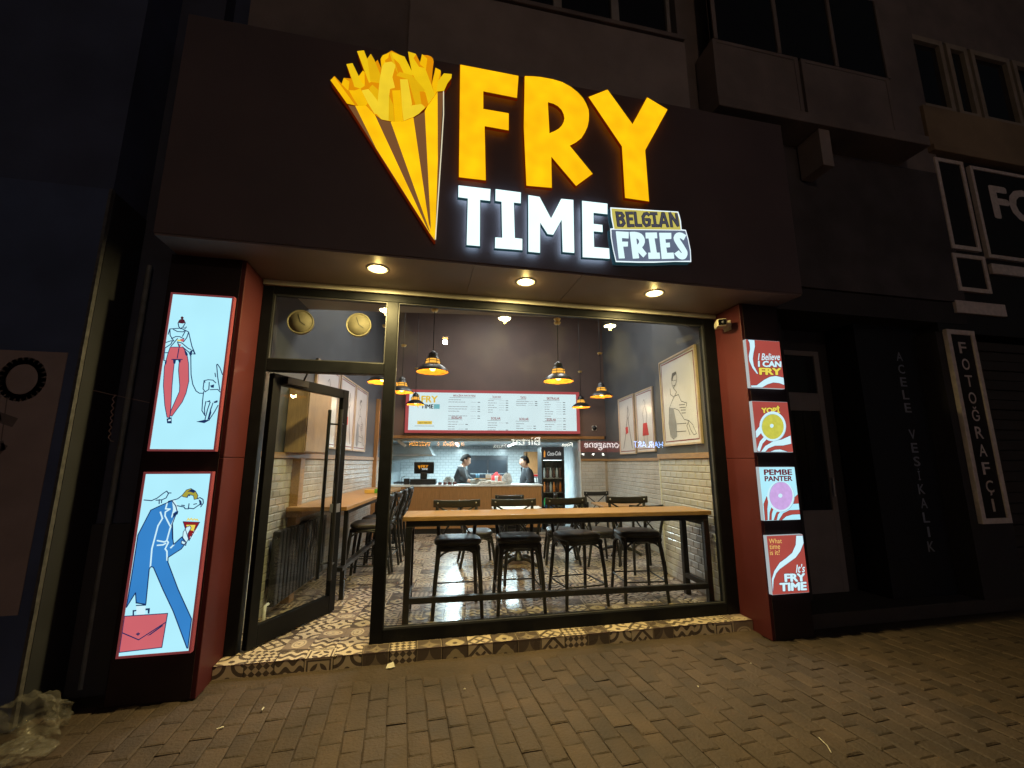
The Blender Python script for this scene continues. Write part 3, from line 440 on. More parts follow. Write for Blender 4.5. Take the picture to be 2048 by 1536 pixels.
pmesh = [paver_mesh(_rng, (PAVE, PAVE, PAVE2, PAVE3)[i % 4]) for i in range(12)]
spots = []
ROT = 0.045
for ix in range(-34, 84):
    for iy in range(-22, 2):
        x = ix*0.116; y = -0.30+iy*0.204-(0.102 if ix % 2 else 0.0)
        X = x*cos(ROT)-y*sin(ROT); Yw = x*sin(ROT)*0.4+y*cos(ROT)
        if Yw > -0.26 or Yw < -3.2 or X < -3.2 or X > 7.6: continue
        if X < -1.3 and Yw > -0.42: continue
        if X > 2.95 and Yw > -0.42: continue
        spots.append((X, Yw))
def in_view(x, y):
    d = Vector((x, y+3.806, -1.5)); zc = d.dot(_f); 
    if zc < 0.2: return None
    px = 1024+857*d.dot(_r)/zc; py = 768-857*d.dot(_u)/zc
    return zc if -20 < px < 2068 and py < 1560 else None
vis = sorted([(in_view(*p), p) for p in spots if in_view(*p)])
near = set(p for _, p in vis[:300])
for p in spots:
    if p in near:
        o = bpy.data.objects.new('paver', _rng.choice(pmesh)); COL.objects.link(o); o.parent = ground
        o.location = (p[0], p[1], _rng.uniform(-0.003, 0.003)); o.rotation_euler = (_rng.uniform(-.012, .012), _rng.uniform(-.015, .015), ROT+_rng.uniform(-.012, .012)+(pi if _rng.random() < .5 else 0))
rest = MB(); 
for p in spots:
    if p not in near:
        me = _rng.choice(pmesh); c, s_ = cos(ROT), sin(ROT); dz = _rng.uniform(-0.003, 0.003)
        k = _rng.choice((0, 0, 1, 2))
        rest.add([(p[0]+v.co.x*c-v.co.y*s_, p[1]+v.co.x*s_+v.co.y*c, v.co.z+dz) for v in me.vertices], [tuple(q.vertices) for q in me.polygons], k)
o = rest.build('distant_pavers', [PAVE, PAVE2, PAVE3], ground); o['kind'] = 'stuff'
# smeared cement along the foot of the step
c = MB(); n = 60; top = []; bot = []
for i in range(n+1):
    x = -1.36+4.36*i/n; e = -0.265-0.03*sin(i*0.9)-0.15*math.exp(-((x+.05)/.75)**4)*(1+.25*sin(i*1.3))-_rng.uniform(0, 0.03)
    top.append((x, -0.15, 0.012+0.003*sin(i))); bot.append((x, e, -0.009))
c.add([p for p in top]+[(p[0], (p[1]*.72-0.15*.28), 0.0065+_rng.uniform(-.002, .002)) for p in bot]+bot,
      [(i, i+n+1, i+n+2, i+1) for i in range(n)]+[(i+n+1, i+2*n+2, i+2*n+3, i+n+2) for i in range(n)], 0, True)
struct(c.build('cement_strip', CEM))

# ================================================================== SHOP SHELL (exterior)
CHAR = pm('charcoal_board', (0.118, 0.085, 0.090), 0.5, 0, 0.12, 2.0, 0.04, 60)
SOFF = pm('brown_soffit_panel', (0.19, 0.14, 0.135), 0.45, 0, 0.12, 3)
STUC = pm('brown_stucco', (0.22, 0.18, 0.17), 0.9, 0, 0.15, 3, 0.5, 60, dirt=0.3)
STUC2 = pm('paler_stucco', (0.33, 0.275, 0.26), 0.9, 0, 0.12, 3, 0.5, 60, dirt=0.25)
shop = thing('shop_building', 'brown stucco building over the fries shop with charcoal fascia and maroon pillars', 'building')
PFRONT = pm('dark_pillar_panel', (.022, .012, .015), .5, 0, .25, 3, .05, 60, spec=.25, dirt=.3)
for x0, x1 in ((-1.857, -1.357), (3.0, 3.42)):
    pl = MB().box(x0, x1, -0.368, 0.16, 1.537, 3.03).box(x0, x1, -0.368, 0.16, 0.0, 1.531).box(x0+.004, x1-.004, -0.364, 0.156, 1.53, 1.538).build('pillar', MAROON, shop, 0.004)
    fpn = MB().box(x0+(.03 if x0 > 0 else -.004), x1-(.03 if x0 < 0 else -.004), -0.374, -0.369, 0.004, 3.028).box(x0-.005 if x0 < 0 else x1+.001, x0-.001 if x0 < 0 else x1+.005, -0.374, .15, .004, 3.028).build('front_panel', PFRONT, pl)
MB().box(-1.837, 3.44, -0.669, -0.30, 3.045, 4.845).build('fascia_board', CHAR, shop, 0.005)
so = MB()
for x0, x1 in ((-1.83, 0.36), (0.364, 1.262), (1.266, 3.433)): so.box(x0, x1, -0.662, 0.02, 3.03, 3.044)
so.build('soffit', SOFF, shop, 0.002)
MB().box(-1.35, 2.995, -0.035, -0.002, 2.985, 3.029).build('soffit_trim', pm('trim_alu', (0.5, 0.47, 0.4), 0.4, 0.3, 0.1), shop, 0.003)
MB().box(3.45, 6.1, -.302, .3, 3.31, 4.97).build('dark_wall_block', pm('dark_wall_block', (.075, .064, .068), .8, 0, .25, 3, .3, 50, dirt=.4), shop)  # wall section below the balcony in a darker tone
up = MB().box(-1.6, 3.45, -0.30, 0.3, 3.05, 6.08).box(3.45, 6.1, -0.30, 0.3, 4.97, 6.08).box(-1.6, 0.0, -0.30, 0.3, 6.08, 9.0).box(2.62, 6.1, -0.3, 0.3, 6.08, 9.0).box(0.0, 2.62, -0.3, 0.3, 7.8, 9.0)
up.build('upper_wall', STUC, shop)
MB().box(-0.25, 2.66, -0.36, -0.299, 4.85, 6.0).build('parapet_panel', STUC2, shop, 0.01)
MB().box(-0.05, 2.66, -0.37, -0.26, 6.03, 6.082).build('window_sill', STUC, shop, 0.006)
# upper window with pale frames
WF = pm('window_frame_paint', (0.30, 0.27, 0.25), 0.6)
DG = pm('dark_glass', (0.015, 0.015, 0.018), 0.12)
for x0, x1 in ((0.02, 0.63), (0.63, 1.245), (1.245, 1.9), (1.9, 2.57)):
    w = MB().box(x0, x0+.045, -.27, -.2, 6.10, 7.8).box(x1-.045, x1, -.27, -.2, 6.10, 7.8).box(x0+.045, x1-.045, -.268, -.2, 6.10, 6.15).box(x0+.045, x1-.045, -.268, -.2, 7.74, 7.8)
    fr_ = w.build('upper_window', WF, shop, 0.003)
    MB().box(x0+.045, x1-.045, -.235, -.225, 6.15, 7.74).build('pane', DG, fr_)
# step with printed tiles
step = struct(MB().box(-1.357, 3.0, -0.142, 0.30, 0.0, 0.090).build('shop_step', JOINT))
TM = [tile_mat(k) for k in range(8)]
def flat_tile(k, quad, uvs, nrm, th=0.009):
    """a thin tile: front quad + rim; quad counter-clockwise seen from outside"""
    b = MB(); q = [Vector(p) for p in quad]; n = Vector(nrm); back = [p-n*th for p in q]; c = sum(q, Vector())/len(q)
    f = [p+(c-p).normalized()*0.0015 for p in q]; L = len(q)
    b.add([tuple(p) for p in f], [tuple(range(L))])
    vs = [tuple(p) for p in f]+[tuple(p) for p in back]; b.add(vs, [(i, i+L, (i+1) % L+L, (i+1) % L) for i in range(L)])
    me = b.data('tile', TM[k]); uvl = me.uv_layers.new(name='UVMap')
    for li in range(L): uvl.data[li].uv = uvs[me.loops[li].vertex_index]
    for li in range(L, len(me.loops)): uvl.data[li].uv = uvs[me.loops[li].vertex_index % L if me.loops[li].vertex_index < L else (me.loops[li].vertex_index-L) % L]
    return me
seq = [2, 0, 3, 5, 2, 4, 0, 4, 7, 6, 7, 4, 6, 0, 4, 2, 6, 4, 3, 2, 5, 1]
for i in range(22):
    x0 = -1.357+i*0.198+0.0015; x1 = min(x0+0.195, 2.998); k = seq[i]; ur = (x1-x0)/0.195
    me = flat_tile(k, [(x0,-.1525,.0995),(x1,-.1525,.0995),(x1,-.004,.101),(x0,-.004,.101)], [(0,.25),(ur,.25),(ur,1),(0,1)], (0,0,1))
    o = bpy.data.objects.new('tile', me); COL.objects.link(o); o.parent = step
    me = flat_tile(k, [(x0,-.1545,.001),(x1,-.1545,.001),(x1,-.1545,.0985),(x0,-.1545,.0985)], [(0,.5),(ur,.5),(ur,1),(0,1)], (0,-1,0))
    o = bpy.data.objects.new('tile', me); COL.objects.link(o); o.parent = step
MB().box(-1.357, 2.999, -0.1555, -0.1528, 0.0985, 0.1003).build('edge_strip', pm('brown_edge_profile', (.05, .02, .015), .4), step)

# ================================================================== SHOPFRONT
fr0 = thing('shopfront_frame', 'black metal shopfront frame with large fixed window and transom light', 'window')
MB().box(-1.357, -1.27, 0.0, 0.09, S0, 3.03).build('jamb', FRAME, fr0, 0.004)
MB().box(-0.334, -0.237, 0.0, 0.09, S0, 2.921).build('post', FRAME, fr0, 0.004)
MB().box(2.866, 3.0, 0.0, 0.09, S0, 3.03).build('jamb', FRAME, fr0, 0.004)
MB().box(-1.27, 2.866, 0.001, 0.089, 2.921, 3.03).build('head_rail', FRAME, fr0, 0.004)
MB().box(-0.237, 2.866, 0.001, 0.089, S0, 0.199).build('bottom_rail', FRAME, fr0, 0.004)
MB().box(-1.27, -0.334, 0.001, 0.089, 2.25, 2.351).build('transom_bar', FRAME, fr0, 0.004)
MB().box(-0.237, 2.866, 0.04, 0.046, 0.199, 2.921).build('window_pane', GLASS, fr0)
MB().box(-1.27, -0.334, 0.04, 0.046, 2.351, 2.921).build('transom_pane', GLASS, fr0)
bd = MB(); al = pm('dark_bead', (0.03, 0.03, 0.03), 0.45)
for x0, x1, z0, z1 in ((-0.237, 2.866, .199, 2.921), (-1.27, -.334, 2.351, 2.921)):
    bd.box(x0, x0+.008, .012, .039, z0, z1).box(x1-.008, x1, .012, .039, z0, z1).box(x0+.008, x1-.008, .012, .039, z1-.008, z1).box(x0+.008, x1-.008, .012, .039, z0, z0+.008)
bd.build('glazing_bead', al, fr0)
# two round dials behind the transom
for lx, lab in ((-1.071, 'left of two round brass rimmed dials behind the glass above the door'), (-0.583, 'right of two round brass rimmed dials behind the glass above the door')):
    d = thing('wall_clock', lab, 'clock', (lx, 0.13, 2.716 if lx < -1 else 2.722), 0, 'two round dials above the door')
    b = MB(); b.x = Matrix.Rotation(pi/2, 4, 'X'); b.lathe([(.0, .02), (.098, .02), (.102, .028), (.108, .028), (.11, .015), (.108, -.02), (0, -.02)], 36)
    b.build('rim', pm('brass', (.24, .20, .13), .5, .2, .1), d)
    b = MB(); b.x = Matrix.Rotation(pi/2, 4, 'X'); b.lathe([(0, .0225), (.095, .0225), (.095, .0215)], 32); b.build('dial', pm('dial_face', (.20, .165, .115), .7, 0, .15, 20), d)
    h = MB(); 
    for ang, l in ((1.9, .07), (-.6, .05)): h.stroke([(0, 0), (l*cos(ang), l*sin(ang))], .005, -.026)
    h.build('hand', BLACK, d)
# door, open inwards
door = thing('glass_door', 'black framed glass door swung open into the shop', 'door', (-1.235, 0.045, 0), radians(60.5))
DW, Z0, Z1 = 0.955, S0+.012, 2.235
MB().box(0, .085, -.025, .025, Z0, Z1).build('stile', FRAME, door, .004)
MB().box(DW-.085, DW, -.025, .025, Z0, Z1).build('stile', FRAME, door, .004)
MB().box(.085, DW-.085, -.024, .024, Z1-.09, Z1).build('top_rail', FRAME, door, .004)
MB().box(.085, DW-.085, -.024, .024, Z0, Z0+.15).build('bottom_rail', FRAME, door, .004)
MB().box(.085, DW-.085, -.004, .003, Z0+.15, Z1-.09).build('pane', GLASS2, door)
for sgn in (-1, 1):
    hd = MB(); yy = sgn*.07; hd.tube([(.80, yy, .42), (.80, yy, 2.02)], .017, 12)
    for z in (.55, 1.88): hd.tube([(.80, yy, z), (.80+.1, sgn*.02, z)], .009, 8)
    hd.build('pull_handle', BLACK, door)
MB().box(.1, .34, -.075, -.026, Z1-.075, Z1-.015).tube([(.3, -.05, Z1-.02), (.18, -.2, Z1+.03)], .009, 6).build('door_closer', BLACK, door, .003)
MB().box(.85, .93, -.03, .03, 1.02, 1.1).build('lock', STEEL, door, .003)

# ================================================================== DOWNLIGHTS IN THE SOFFIT
DL = em('downlight_glow', (1.0, 0.86, 0.50), 9.0)
for i, (x, lab) in enumerate(((-0.386, 'soffit downlight above the door, nearest the fries emblem tip'), (0.838, 'middle soffit downlight below the letters of TIME'), (2.054, 'soffit downlight below the BELGIAN FRIES plaque'))):
    t = thing('downlight', lab, 'downlight', (x, -0.435, 3.03), 0, 'round downlights in the soffit')
    MB().lathe([(.066, -.001), (.068, -.006), (.084, -.006), (.086, -.001)], 32).build('ring', WHITE, t)
    MB().lathe([(0, -.010), (.04, -.0095), (.06, -.006), (.066, -.001)], 32).build('diffuser', DL, t)
    add_light('POINT', 'added_soffit_glow', (0, 0, -.045), 1.3, (1.0, .72, .22), t, .02)  # extra point light added to make a halo on the soffit
    add_light('AREA', 'downlight_lamp', (0, 0, -.012), 55, (1.0, 0.78, 0.30), t, size=(.13,))

# ================================================================== ILLUMINATED SIGN
YEL = em('letter_yellow_acrylic', lin((255, 192, 12)), 1.10, 0.13, 5)
YSIDE = em('letter_return_orange', lin((200, 60, 0)), 0.14, base=(.06, .015, .0))
WHT = em('letter_white_acrylic', (0.80, 1.0, 1.0), 1.25, 0.03, 5)
WSIDE = em('letter_return_blue', (0.08, 0.35, 0.45), 0.09, base=(.05, .06, .08))
YBACK = em('added_halo_orange', lin((255, 150, 40)), .8); WBACK = em('added_halo_white', (.5, .75, 1.0), 4.5)  # glowing plates added behind the letters to cast a halo on the fascia
words = {'F': ('FRY', 'yellow'), 'R': ('FRY', 'yellow'), 'Y': ('FRY', 'yellow'), 'T': ('TIME', 'white'), 'I': ('TIME', 'white'), 'M': ('TIME', 'white'), 'E': ('TIME', 'white')}
def inset(loop, d):
    """shift an outline inwards a little (for the lit face inside its rim)"""
    n = len(loop); ar = sum(loop[i][0]*loop[(i+1) % n][1]-loop[(i+1) % n][0]*loop[i][1] for i in range(n)); sg = 1 if ar > 0 else -1; out = []
    for i in range(n):
        p0, p1, p2 = (Vector(loop[i-1]), Vector(loop[i]), Vector(loop[(i+1) % n])); a = (p1-p0).normalized(); b = (p2-p1).normalized()
        na = Vector((-a.y, a.x))*sg; nb = Vector((-b.y, b.x))*sg; m = na+nb
        if m.length < 1e-6: out.append(tuple(p1)); continue
        m = m.normalized(); k = max(0.4, m.dot(na)); q = p1+m*(d/k); out.append((q.x, q.y))
    return out
for k, (w, c) in words.items():
    loops = D[k]; t = thing('sign_letter', 'big %s lit letter %s of the word %s on the fascia' % (c, k, w), 'sign letter', (loops[0][0][0], -0.712, loops[0][0][1]), 0, 'lit letters of the shop name')
    ox, oz = t.location.x, t.location.z
    L = [[(p[0]-ox, p[1]-oz) for p in l] for l in loops]
    b = MB().prism(L, -.024, .0, 0); b.build('letter_return', YSIDE if c == 'yellow' else WSIDE, t)
    tri = max(tessellate_polygon([[Vector((*p, 0)) for p in L[0]]]), key=lambda q: abs((Vector(L[0][q[1]])-Vector(L[0][q[0]])).cross(Vector(L[0][q[2]])-Vector(L[0][q[0]]))))
    mc = sum((Vector(L[0][q]) for q in tri), Vector((0, 0)))/3
    MB().box(mc.x-.012, mc.x+.012, -.0, .042, mc.y-.012, mc.y+.012).build('mount', BLACK, t)
    MB().prism([inset(L[0], .012)]+[inset(h_, -.012) for h_ in L[1:]], .0015, .004, 0).build('added_halo_plate', YBACK if c == 'yellow' else WBACK, t)
    LI = [inset(L[0], .006)]+[inset(h, -.006) for h in L[1:]]
    MB().flat(LI, -.0265, 0).build('letter_face', YEL if c == 'yellow' else WHT, t)
# cone of fries
t = thing('fries_emblem', 'lit yellow and brown cone of french fries sign left of the letters', 'sign', (0.03, -0.67, 3.17))
def sh(p): return [(a-.03, b-3.17) for a, b in p]
FB = em('emblem_orange', lin((222, 140, 4)), 1.0); FA = em('emblem_yellow_a', lin((244, 186, 8)), 1.0, .06); FBb = em('emblem_yellow_b', lin((236, 192, 18)), 1.0, .05)
FC = em('emblem_yellow_c', lin((226, 174, 12)), 1.0, .05); FD = em('emblem_yellow_d', lin((240, 204, 44)), 1.0, .06); FBR = em('emblem_brown', lin((118, 78, 44)), 1.0)
FE = em('emblem_white_edge', lin((235, 225, 190)), 1.0)
b = MB().prism(sh(D['cone']), -.058, 0, 0, 1); b.build('cone', [FBR, YSIDE], t)
for p in D['strips']: MB().prism(sh(p), -.0625, -.0585, 0).build('stripe', YEL, t)
MB().prism(sh(D['fbase']), -.064, .0, 0, 1).build('fries_backing', [FB, YSIDE], t)
for i, (cc, p) in enumerate(D['sticks']):
    MB().prism(sh(p), -.0665-.0006*i, -.0645, 0).build('fry', {'a': FA, 'b': FBb, 'c': FC, 'd': FD}[cc], t)
MB().stroke(sh(D['whiteedge']), .008, -.0635).build('edge_line', FE, t)
# plaque
t = thing('plaque_sign', 'small lit plaque reading BELGIAN FRIES in olive and grey', 'sign', (1.5, -0.67, 3.2))
def sq(p): return [(a-1.5, b-3.2) for a, b in p]
MB().prism(sq(D['plate']), -.058, 0, 0, 1).build('plate', [em('plaque_white', (.82, .95, 1.0), 1.1), WSIDE], t)
MB().prism(sq(D['olive']), -.0605, -.0582, 0).build('panel', em('plaque_olive', lin((200, 188, 92)), 1.0, .05), t)
MB().prism(sq(D['grey']), -.0605, -.0582, 0).build('panel', em('plaque_grey', lin((98, 108, 130)), 1.0, .08), t)
b = MB(); yb = -.064
for s_ in D['belg']: b.stroke(sq(s_), .030, yb, 0); yb -= .00008
for s_ in D['belg']: b.stroke(sq(s_), .020, yb, 1); yb -= .00008
b.build('lettering', [em('plaque_dark2', lin((40, 40, 44)), 1.0), em('plaque_dark', lin((70, 70, 82)), 1.0)], t)
for l in D['fries']: MB().prism([sq(x) for x in l], -.066, -.0608, 0).build('letter', em('plaque_letter', (.74, .97, 1.0), 1.05), t)

# ================================================================== LIGHT BOXES ON THE PILLARS
PC = {'face': em('print_white', lin((206, 242, 252)), 1.0), 'sky': em('print_sky', lin((178, 238, 253)), 1.0, .05, 3), 'red': em('print_red', lin((205, 100, 108)), 1.0, .03),
      'dred': em('print_dark_red', lin((140, 30, 36)), 1.0), 'ink': em('print_ink', lin((22, 44, 92)), 1.0), 'hair': em('print_hair', lin((80, 28, 44)), 1.0), 'yellow': em('print_yellow', lin((232, 214, 84)), 1.0),
      'blue': em('print_blue', lin((54, 130, 200)), 1.0, .05, 4), 'olive': em('print_olive', lin((170, 160, 60)), 1.0), 'brick': em('print_brick', lin((168, 74, 66)), 1.0, .08, 4), 'maroon': em('print_maroon', lin((104, 26, 40)), 1.0),
      'yellow2': em('print_sauce', lin((200, 198, 78)), 1.0, .08, 30), 'lilac': em('print_lilac', lin((204, 168, 226)), 1.0, .06, 30), 'tan': em('print_tan', lin((236, 196, 110)), 1.0), 'rim': em('print_rim', lin((150, 195, 215)), 1.0)}
PN = list(PC); PL = [PC[k] for k in PN]; PI = {k: i for i, k in enumerate(PN)}
FRED = em('red_box_painted_glow', lin((104, 46, 48)), 1.0, .1, 6, (.2, .04, .04))  # dim red glow of box and frame painted in as emission
BOXY = -0.408
def rect(l): xs = [p[0] for p in l]; zs = [p[1] for p in l]; return min(xs), max(xs), min(zs), max(zs)
for key, lab in (('P1', 'upper pillar light box with a figure in red trousers walking a dog'), ('P2', 'lower pillar light box with a stooping figure in a blue suit')):
    d = D[key]; x0, x1, z0, z1 = rect(d['frame'])
    t = thing('light_box', lab, 'light box', (x0, -0.368, z0), 0, 'tall light boxes on the left pillar')
    L = lambda p: [(a-x0, b-z0) for a, b in p]; w, h = x1-x0, z1-z0; e = .014; y0 = BOXY+.368
    MB().box(0, w, y0+.004, -.001, 0, h).build('box', FRED, t)
    MB().box(e, w-e, y0-.001, y0+.004, e, h-e).build('lit_panel', PC['sky'], t)
    MB().box(0, e, y0-.006, y0+.003, 0, h).box(w-e, w, y0-.006, y0+.003, 0, h).box(e, w-e, y0-.006, y0+.003, 0, e).box(e, w-e, y0-.006, y0+.003, h-e, h).build('frame', FRED, t, .002)
    pr = MB(); yy = y0-.0016
    def clampx(l): return [(min(max(a, e+.001), w-e-.001), min(max(b, e+.001), h-e-.001)) for a, b in l]
    for c_, p in d['polys']: pr.flat(clampx(L(p)), yy, PI[c_]); yy -= .00008
    for s_ in d.get('wstrokes', []): pr.stroke(clampx(L(s_)), .009, yy, PI['face']); yy -= .00005
    for s_ in d['strokes']: pr.stroke(clampx(L(s_)), .0062, yy, PI['ink']); yy -= .00005
    for s_ in d.get('ystrokes', []): pr.stroke(clampx(L(s_)), .006, yy, PI['yellow']); yy -= .00005
    if key == 'P1': pr.stroke(clampx(L(d['polys'][0][1]+d['polys'][0][1][:1])), .0045, yy, PI['ink'])
    else:
        for q_, w_ in ((13, .005), (0, .006), (3, .004), (6, .004), (8, .004), (12, .004)): pr.stroke(clampx(L(d['polys'][q_][1]+d['polys'][q_][1][:1])), w_, yy, PI['ink']); yy -= .00005
    pr.build('printed_picture', PL, t)
labs = {'R1': 'small light box reading I Believe I CAN FRY, topmost on the right pillar', 'R2': 'small light box reading YOPİ with a bowl of yellow sauce', 'R3': 'small light box reading PEMBE PANTER with a bowl of pink sauce', 'R4': "small light box reading What time is it? It's FRY TIME, lowest on the right pillar"}
for key in ('R1', 'R2', 'R3', 'R4'):
    d = D[key]; x0, x1, z0, z1 = rect(d['frame']); x0 = max(x0, 3.003)
    t = thing('light_box', labs[key], 'light box', (x0, -0.368, z0), 0, 'small light boxes on the right pillar')
    L = lambda p: [(a-x0, b-z0) for a, b in p]; w, h = x1-x0, z1-z0; y0 = BOXY+.368
    MB().box(0, w, y0+.004, -.001, 0, h).build('box', em('box_side_glow', (.75, .85, .9), .5), t)
    MB().box(.003, w-.003, y0-.001, y0+.004, .003, h-.003).build('lit_panel', PC[d['bg']], t)
    pr = MB(); yy = y0-.0016
    def clampx(l): return [(min(max(a, .004), w-.004), min(max(b, .004), h-.004)) for a, b in l]
    for c_, p in d['polys']:
        p = clampx(L(p)); pr.stroke(p+p[:1], .005, yy, PI['ink' if d['bg'] == 'brick' else 'maroon']); yy -= .0001; pr.flat(p, yy, PI[c_]); yy -= .0001
    for s_, c_, (bl, br, tl), shr, bold, serif in d['texts']:
        if bold > .035 and c_ != 'maroon': put_text(pr, s_, *[(a-x0, b-z0) for a, b in ((bl[0]-.004, bl[1]-.004), (br[0]+.004, br[1]-.004), (tl[0]-.004, tl[1]+.004))], yy, PI['maroon'], bold+.03, shr); yy -= .0002
        put_text(pr, s_, *L([bl, br, tl]), yy, PI[c_], bold, shr); yy -= .0002
    if 'bowl' in d:
        c_, o1, o2, o3 = d['bowl']
        for col_, l in (('rim', [(a+.004, b-.004) for a, b in o1]), ('face', o1), ('rim', [(a*1.0, b) for a, b in o2]), (c_, [(a+.003, b-.004) for a, b in o2]), ('face', o3)):
            pr.flat(clampx(L(l)), yy, PI[col_]); yy -= .0002
    pr.build('printed_picture', PL, t)

# ================================================================== CAMERA ON THE RIGHT PILLAR
t = thing('security_camera', 'white bullet security camera on the right pillar', 'camera', (3.0, -.19, 2.855))
CW = pm('cream_plastic', (.55, .50, .36), .4)
b = MB(); b.x = Matrix.Rotation(-pi/2, 4, 'Y'); b.lathe([(.0, .045), (.03, .042), (.045, .03), (.052, .005), (.055, 0), (0, 0)], 24); b.box(-.05, .05, -.05, .05, -.0, .012); b.build('mount', CW, t, .003)
MB().tube([(-.04, 0, 0), (-.085, -.02, -.005)], .014, 10).build('arm', CW, t)
b = MB(); b.x = Matrix.Translation((-.13, -.06, -.005)) @ Matrix.Rotation(radians(-28), 4, 'Z') @ Matrix.Rotation(radians(6), 4, 'X')
b.box(-.043, .043, -.09, .10, -.036, .036); hs = b.build('housing', CW, t, .012)
b2 = MB(); b2.x = b.x; b2.box(-.035, .035, -.094, -.089, -.028, .028); b2.build('front_glass', pm('lens_black', (.004, .004, .005), .08), t, .006)
b3 = MB(); b3.x = b.x @ Matrix.Translation((.006, -.095, 0)) @ Matrix.Rotation(pi/2, 4, 'X'); b3.lathe([(0, .004), (.012, .004), (.014, 0)], 16); b3.build('lens', pm('lens_ring', (.08, .08, .09), .2), t)

# ================================================================== BALCONY AND RIGHT-HAND NEIGHBOURS
t = thing('balcony', 'enclosed upper balcony with plain parapet panels right of the fascia', 'balcony', (2.8, -.3, 5.0))
for x0, x1 in ((0.0, 1.05), (1.09, 2.29)):
    MB().box(x0+.05, x1-.05, -.295, -.02, .13, .78).build('parapet_panel', STUC, t, .006)
    MB().box(x0, x0+.05, -.30, -.02, .11, .82).box(x1-.05, x1, -.30, -.02, .11, .82).box(x0+.05, x1-.05, -.30, -.02, .78, .82).box(x0+.05, x1-.05, -.30, -.02, .11, .13).build('panel_frame', STUC, t, .004)
MB().box(-.03, 2.66, -.34, 0, -.02, .10).build('slab', STUC, t, .008)
MB().box(0.02, 2.3, -.29, -.25, .82, 1.9).build('upper_glazing', DG, t)
for x in (0.02, .8, 1.55, 2.27): MB().box(x, x+.045, -.305, -.24, .82, 1.9).build('mullion', STUC, t)
MB().box(1.2, 1.34, -.29, -.02, -.45, -.02).build('bracket', STUC2, t, .004)

DARKW = pm('dark_wall', (.030, .027, .030), .8, 0, .2, 3, .3, 40)
nb = thing('neighbour_building', 'dark ground floor of the neighbouring building right of the maroon pillar', 'building')
MB().box(3.44, 5.9, .32, .5, 0, 3.05).box(3.44, 3.93, .10, .32, 0, 3.05).build('wall', DARKW, nb)
MB().box(3.44, 6.2, -.24, .32, 0, .13).build('doorstep', pm('dark_stone', (.045, .038, .036), .8, 0, .2, 5, .3, 50), nb, .01)
MB().box(3.44, 6.1, -.28, .32, 3.05, 3.3).build('lintel', DARKW, nb)
MB().box(4.75, 6.0, -.05, .30, .13, 3.05).build('side_wall', pm('blackish_panel', (.010, .010, .012), .5), nb)
t = thing('entrance_door', 'pale panelled door with dark ribbed glass beside the small light boxes', 'door', (3.96, .29, .13))
DP = pm('pale_door_paint', (.20, .175, .165), .6, 0, .1, 5)
MB().box(0, .07, -.02, .03, 0, 2.66).box(.55, .62, -.02, .03, 0, 2.66).box(.07, .55, -.02, .03, 2.6, 2.66).box(.07, .55, -.018, .03, 1.95, 2.16).box(.07, .55, -.018, .03, 0, .85).build('leaf', DP, t, .004)
MB().box(.07, .55, -.004, .004, 2.16, 2.6).build('transom_pane', DG, t)
for i in range(8): MB().box(.07+i*.06, .126+i*.06, -.008+.003*(i % 2), .004, .85, 1.95).build('ribbed_glass_strip', DG, t)
MB().tube([(.56, -.05, 1.0), (.56, -.05, 1.2)], .01, 8).build('handle', STEEL, t)

ph = thing('photo_shop_building', 'photographer shop building at the far right with shutter and framed signs', 'building')
WARM = pm('warm_stucco', (.33, .235, .145), .9, 0, .12, 3, .4, 50, dirt=.3)
MB().box(5.9, 12, -.19, .4, 5.9, 6.06).box(5.9, 12, -.19, .4, 7.18, 10).box(5.9, 5.98, -.19, .4, 6.06, 7.18).build('upper_wall', STUC, ph)
MB().box(5.98, 12, -.34, .4, 5.33, 5.9).build('parapet_band', WARM, ph, .01)
MB().box(5.98, 12, -.37, .4, 5.24, 5.325).build('ledge', WARM, ph, .006)
MB().box(5.66, 12, -.27, .4, 2.95, 5.23).build('sign_backboard', pm('dark_board', (.018, .016, .018), .5), ph)
MB().box(6.2, 12, .05, .4, 0, 2.95).box(5.62, 6.2, -.26, .4, .13, 2.95).build('ground_floor_wall', DARKW, ph)
MB().box(6.2, 12, -.5, .05, 0, .12).build('doorstep', pm('dark_stone2', (.06, .05, .045), .8), ph, .01)
for i in range(24): MB().box(6.22, 8.2, -.175-.012*(i % 2), .0, .14+i*.115, .14+i*.115+.108).build('shutter_slat', pm('shutter_metal', (.055, .045, .042), .5, .2), ph, .006)
for i, x0 in enumerate((5.98, 6.86, 7.30, 8.1, 8.9)):
    x1 = (6.80, 7.24, 8.04, 8.84, 9.7)[i]
    w = MB().box(x0, x0+.07, -.2, -.12, 6.06, 7.18).box(x1-.07, x1, -.2, -.12, 6.06, 7.18).box(x0+.07, x1-.07, -.2, -.12, 7.1, 7.18).box(x0+.07, x1-.07, -.2, -.12, 6.06, 6.11).build('upper_window', pm('old_window_paint', (.34, .28, .22), .7), ph, .003)
    MB().box(x0+.07, x1-.07, -.15, -.14, 6.11, 7.1).build('pane', DG, w)
SGN = pm('sign_white_vinyl', (.72, .62, .58), .6, 0, .12, 20)
SBK = pm('sign_black', (.014, .011, .012), .45)
def framed(name, label, x0, x1, z0, z1, e, y=-.27):
    t = thing(name, label, 'sign', (x0, y, z0)); w, h = x1-x0, z1-z0
    MB().box(e, w-e, -.03, -.001, e, h-e).build('panel', SBK, t)
    MB().box(0, e, -.045, -.001, 0, h).box(w-e, w, -.045, -.001, 0, h).box(e, w-e, -.045, -.001, 0, e).box(e, w-e, -.045, -.001, h-e, h).build('frame', SGN, t, .003)
    return t, w, h
t, w, h = framed('framed_sign', 'blank narrow framed sign left of the FO sign', 6.04, 6.50, 3.98, 5.19, .05)
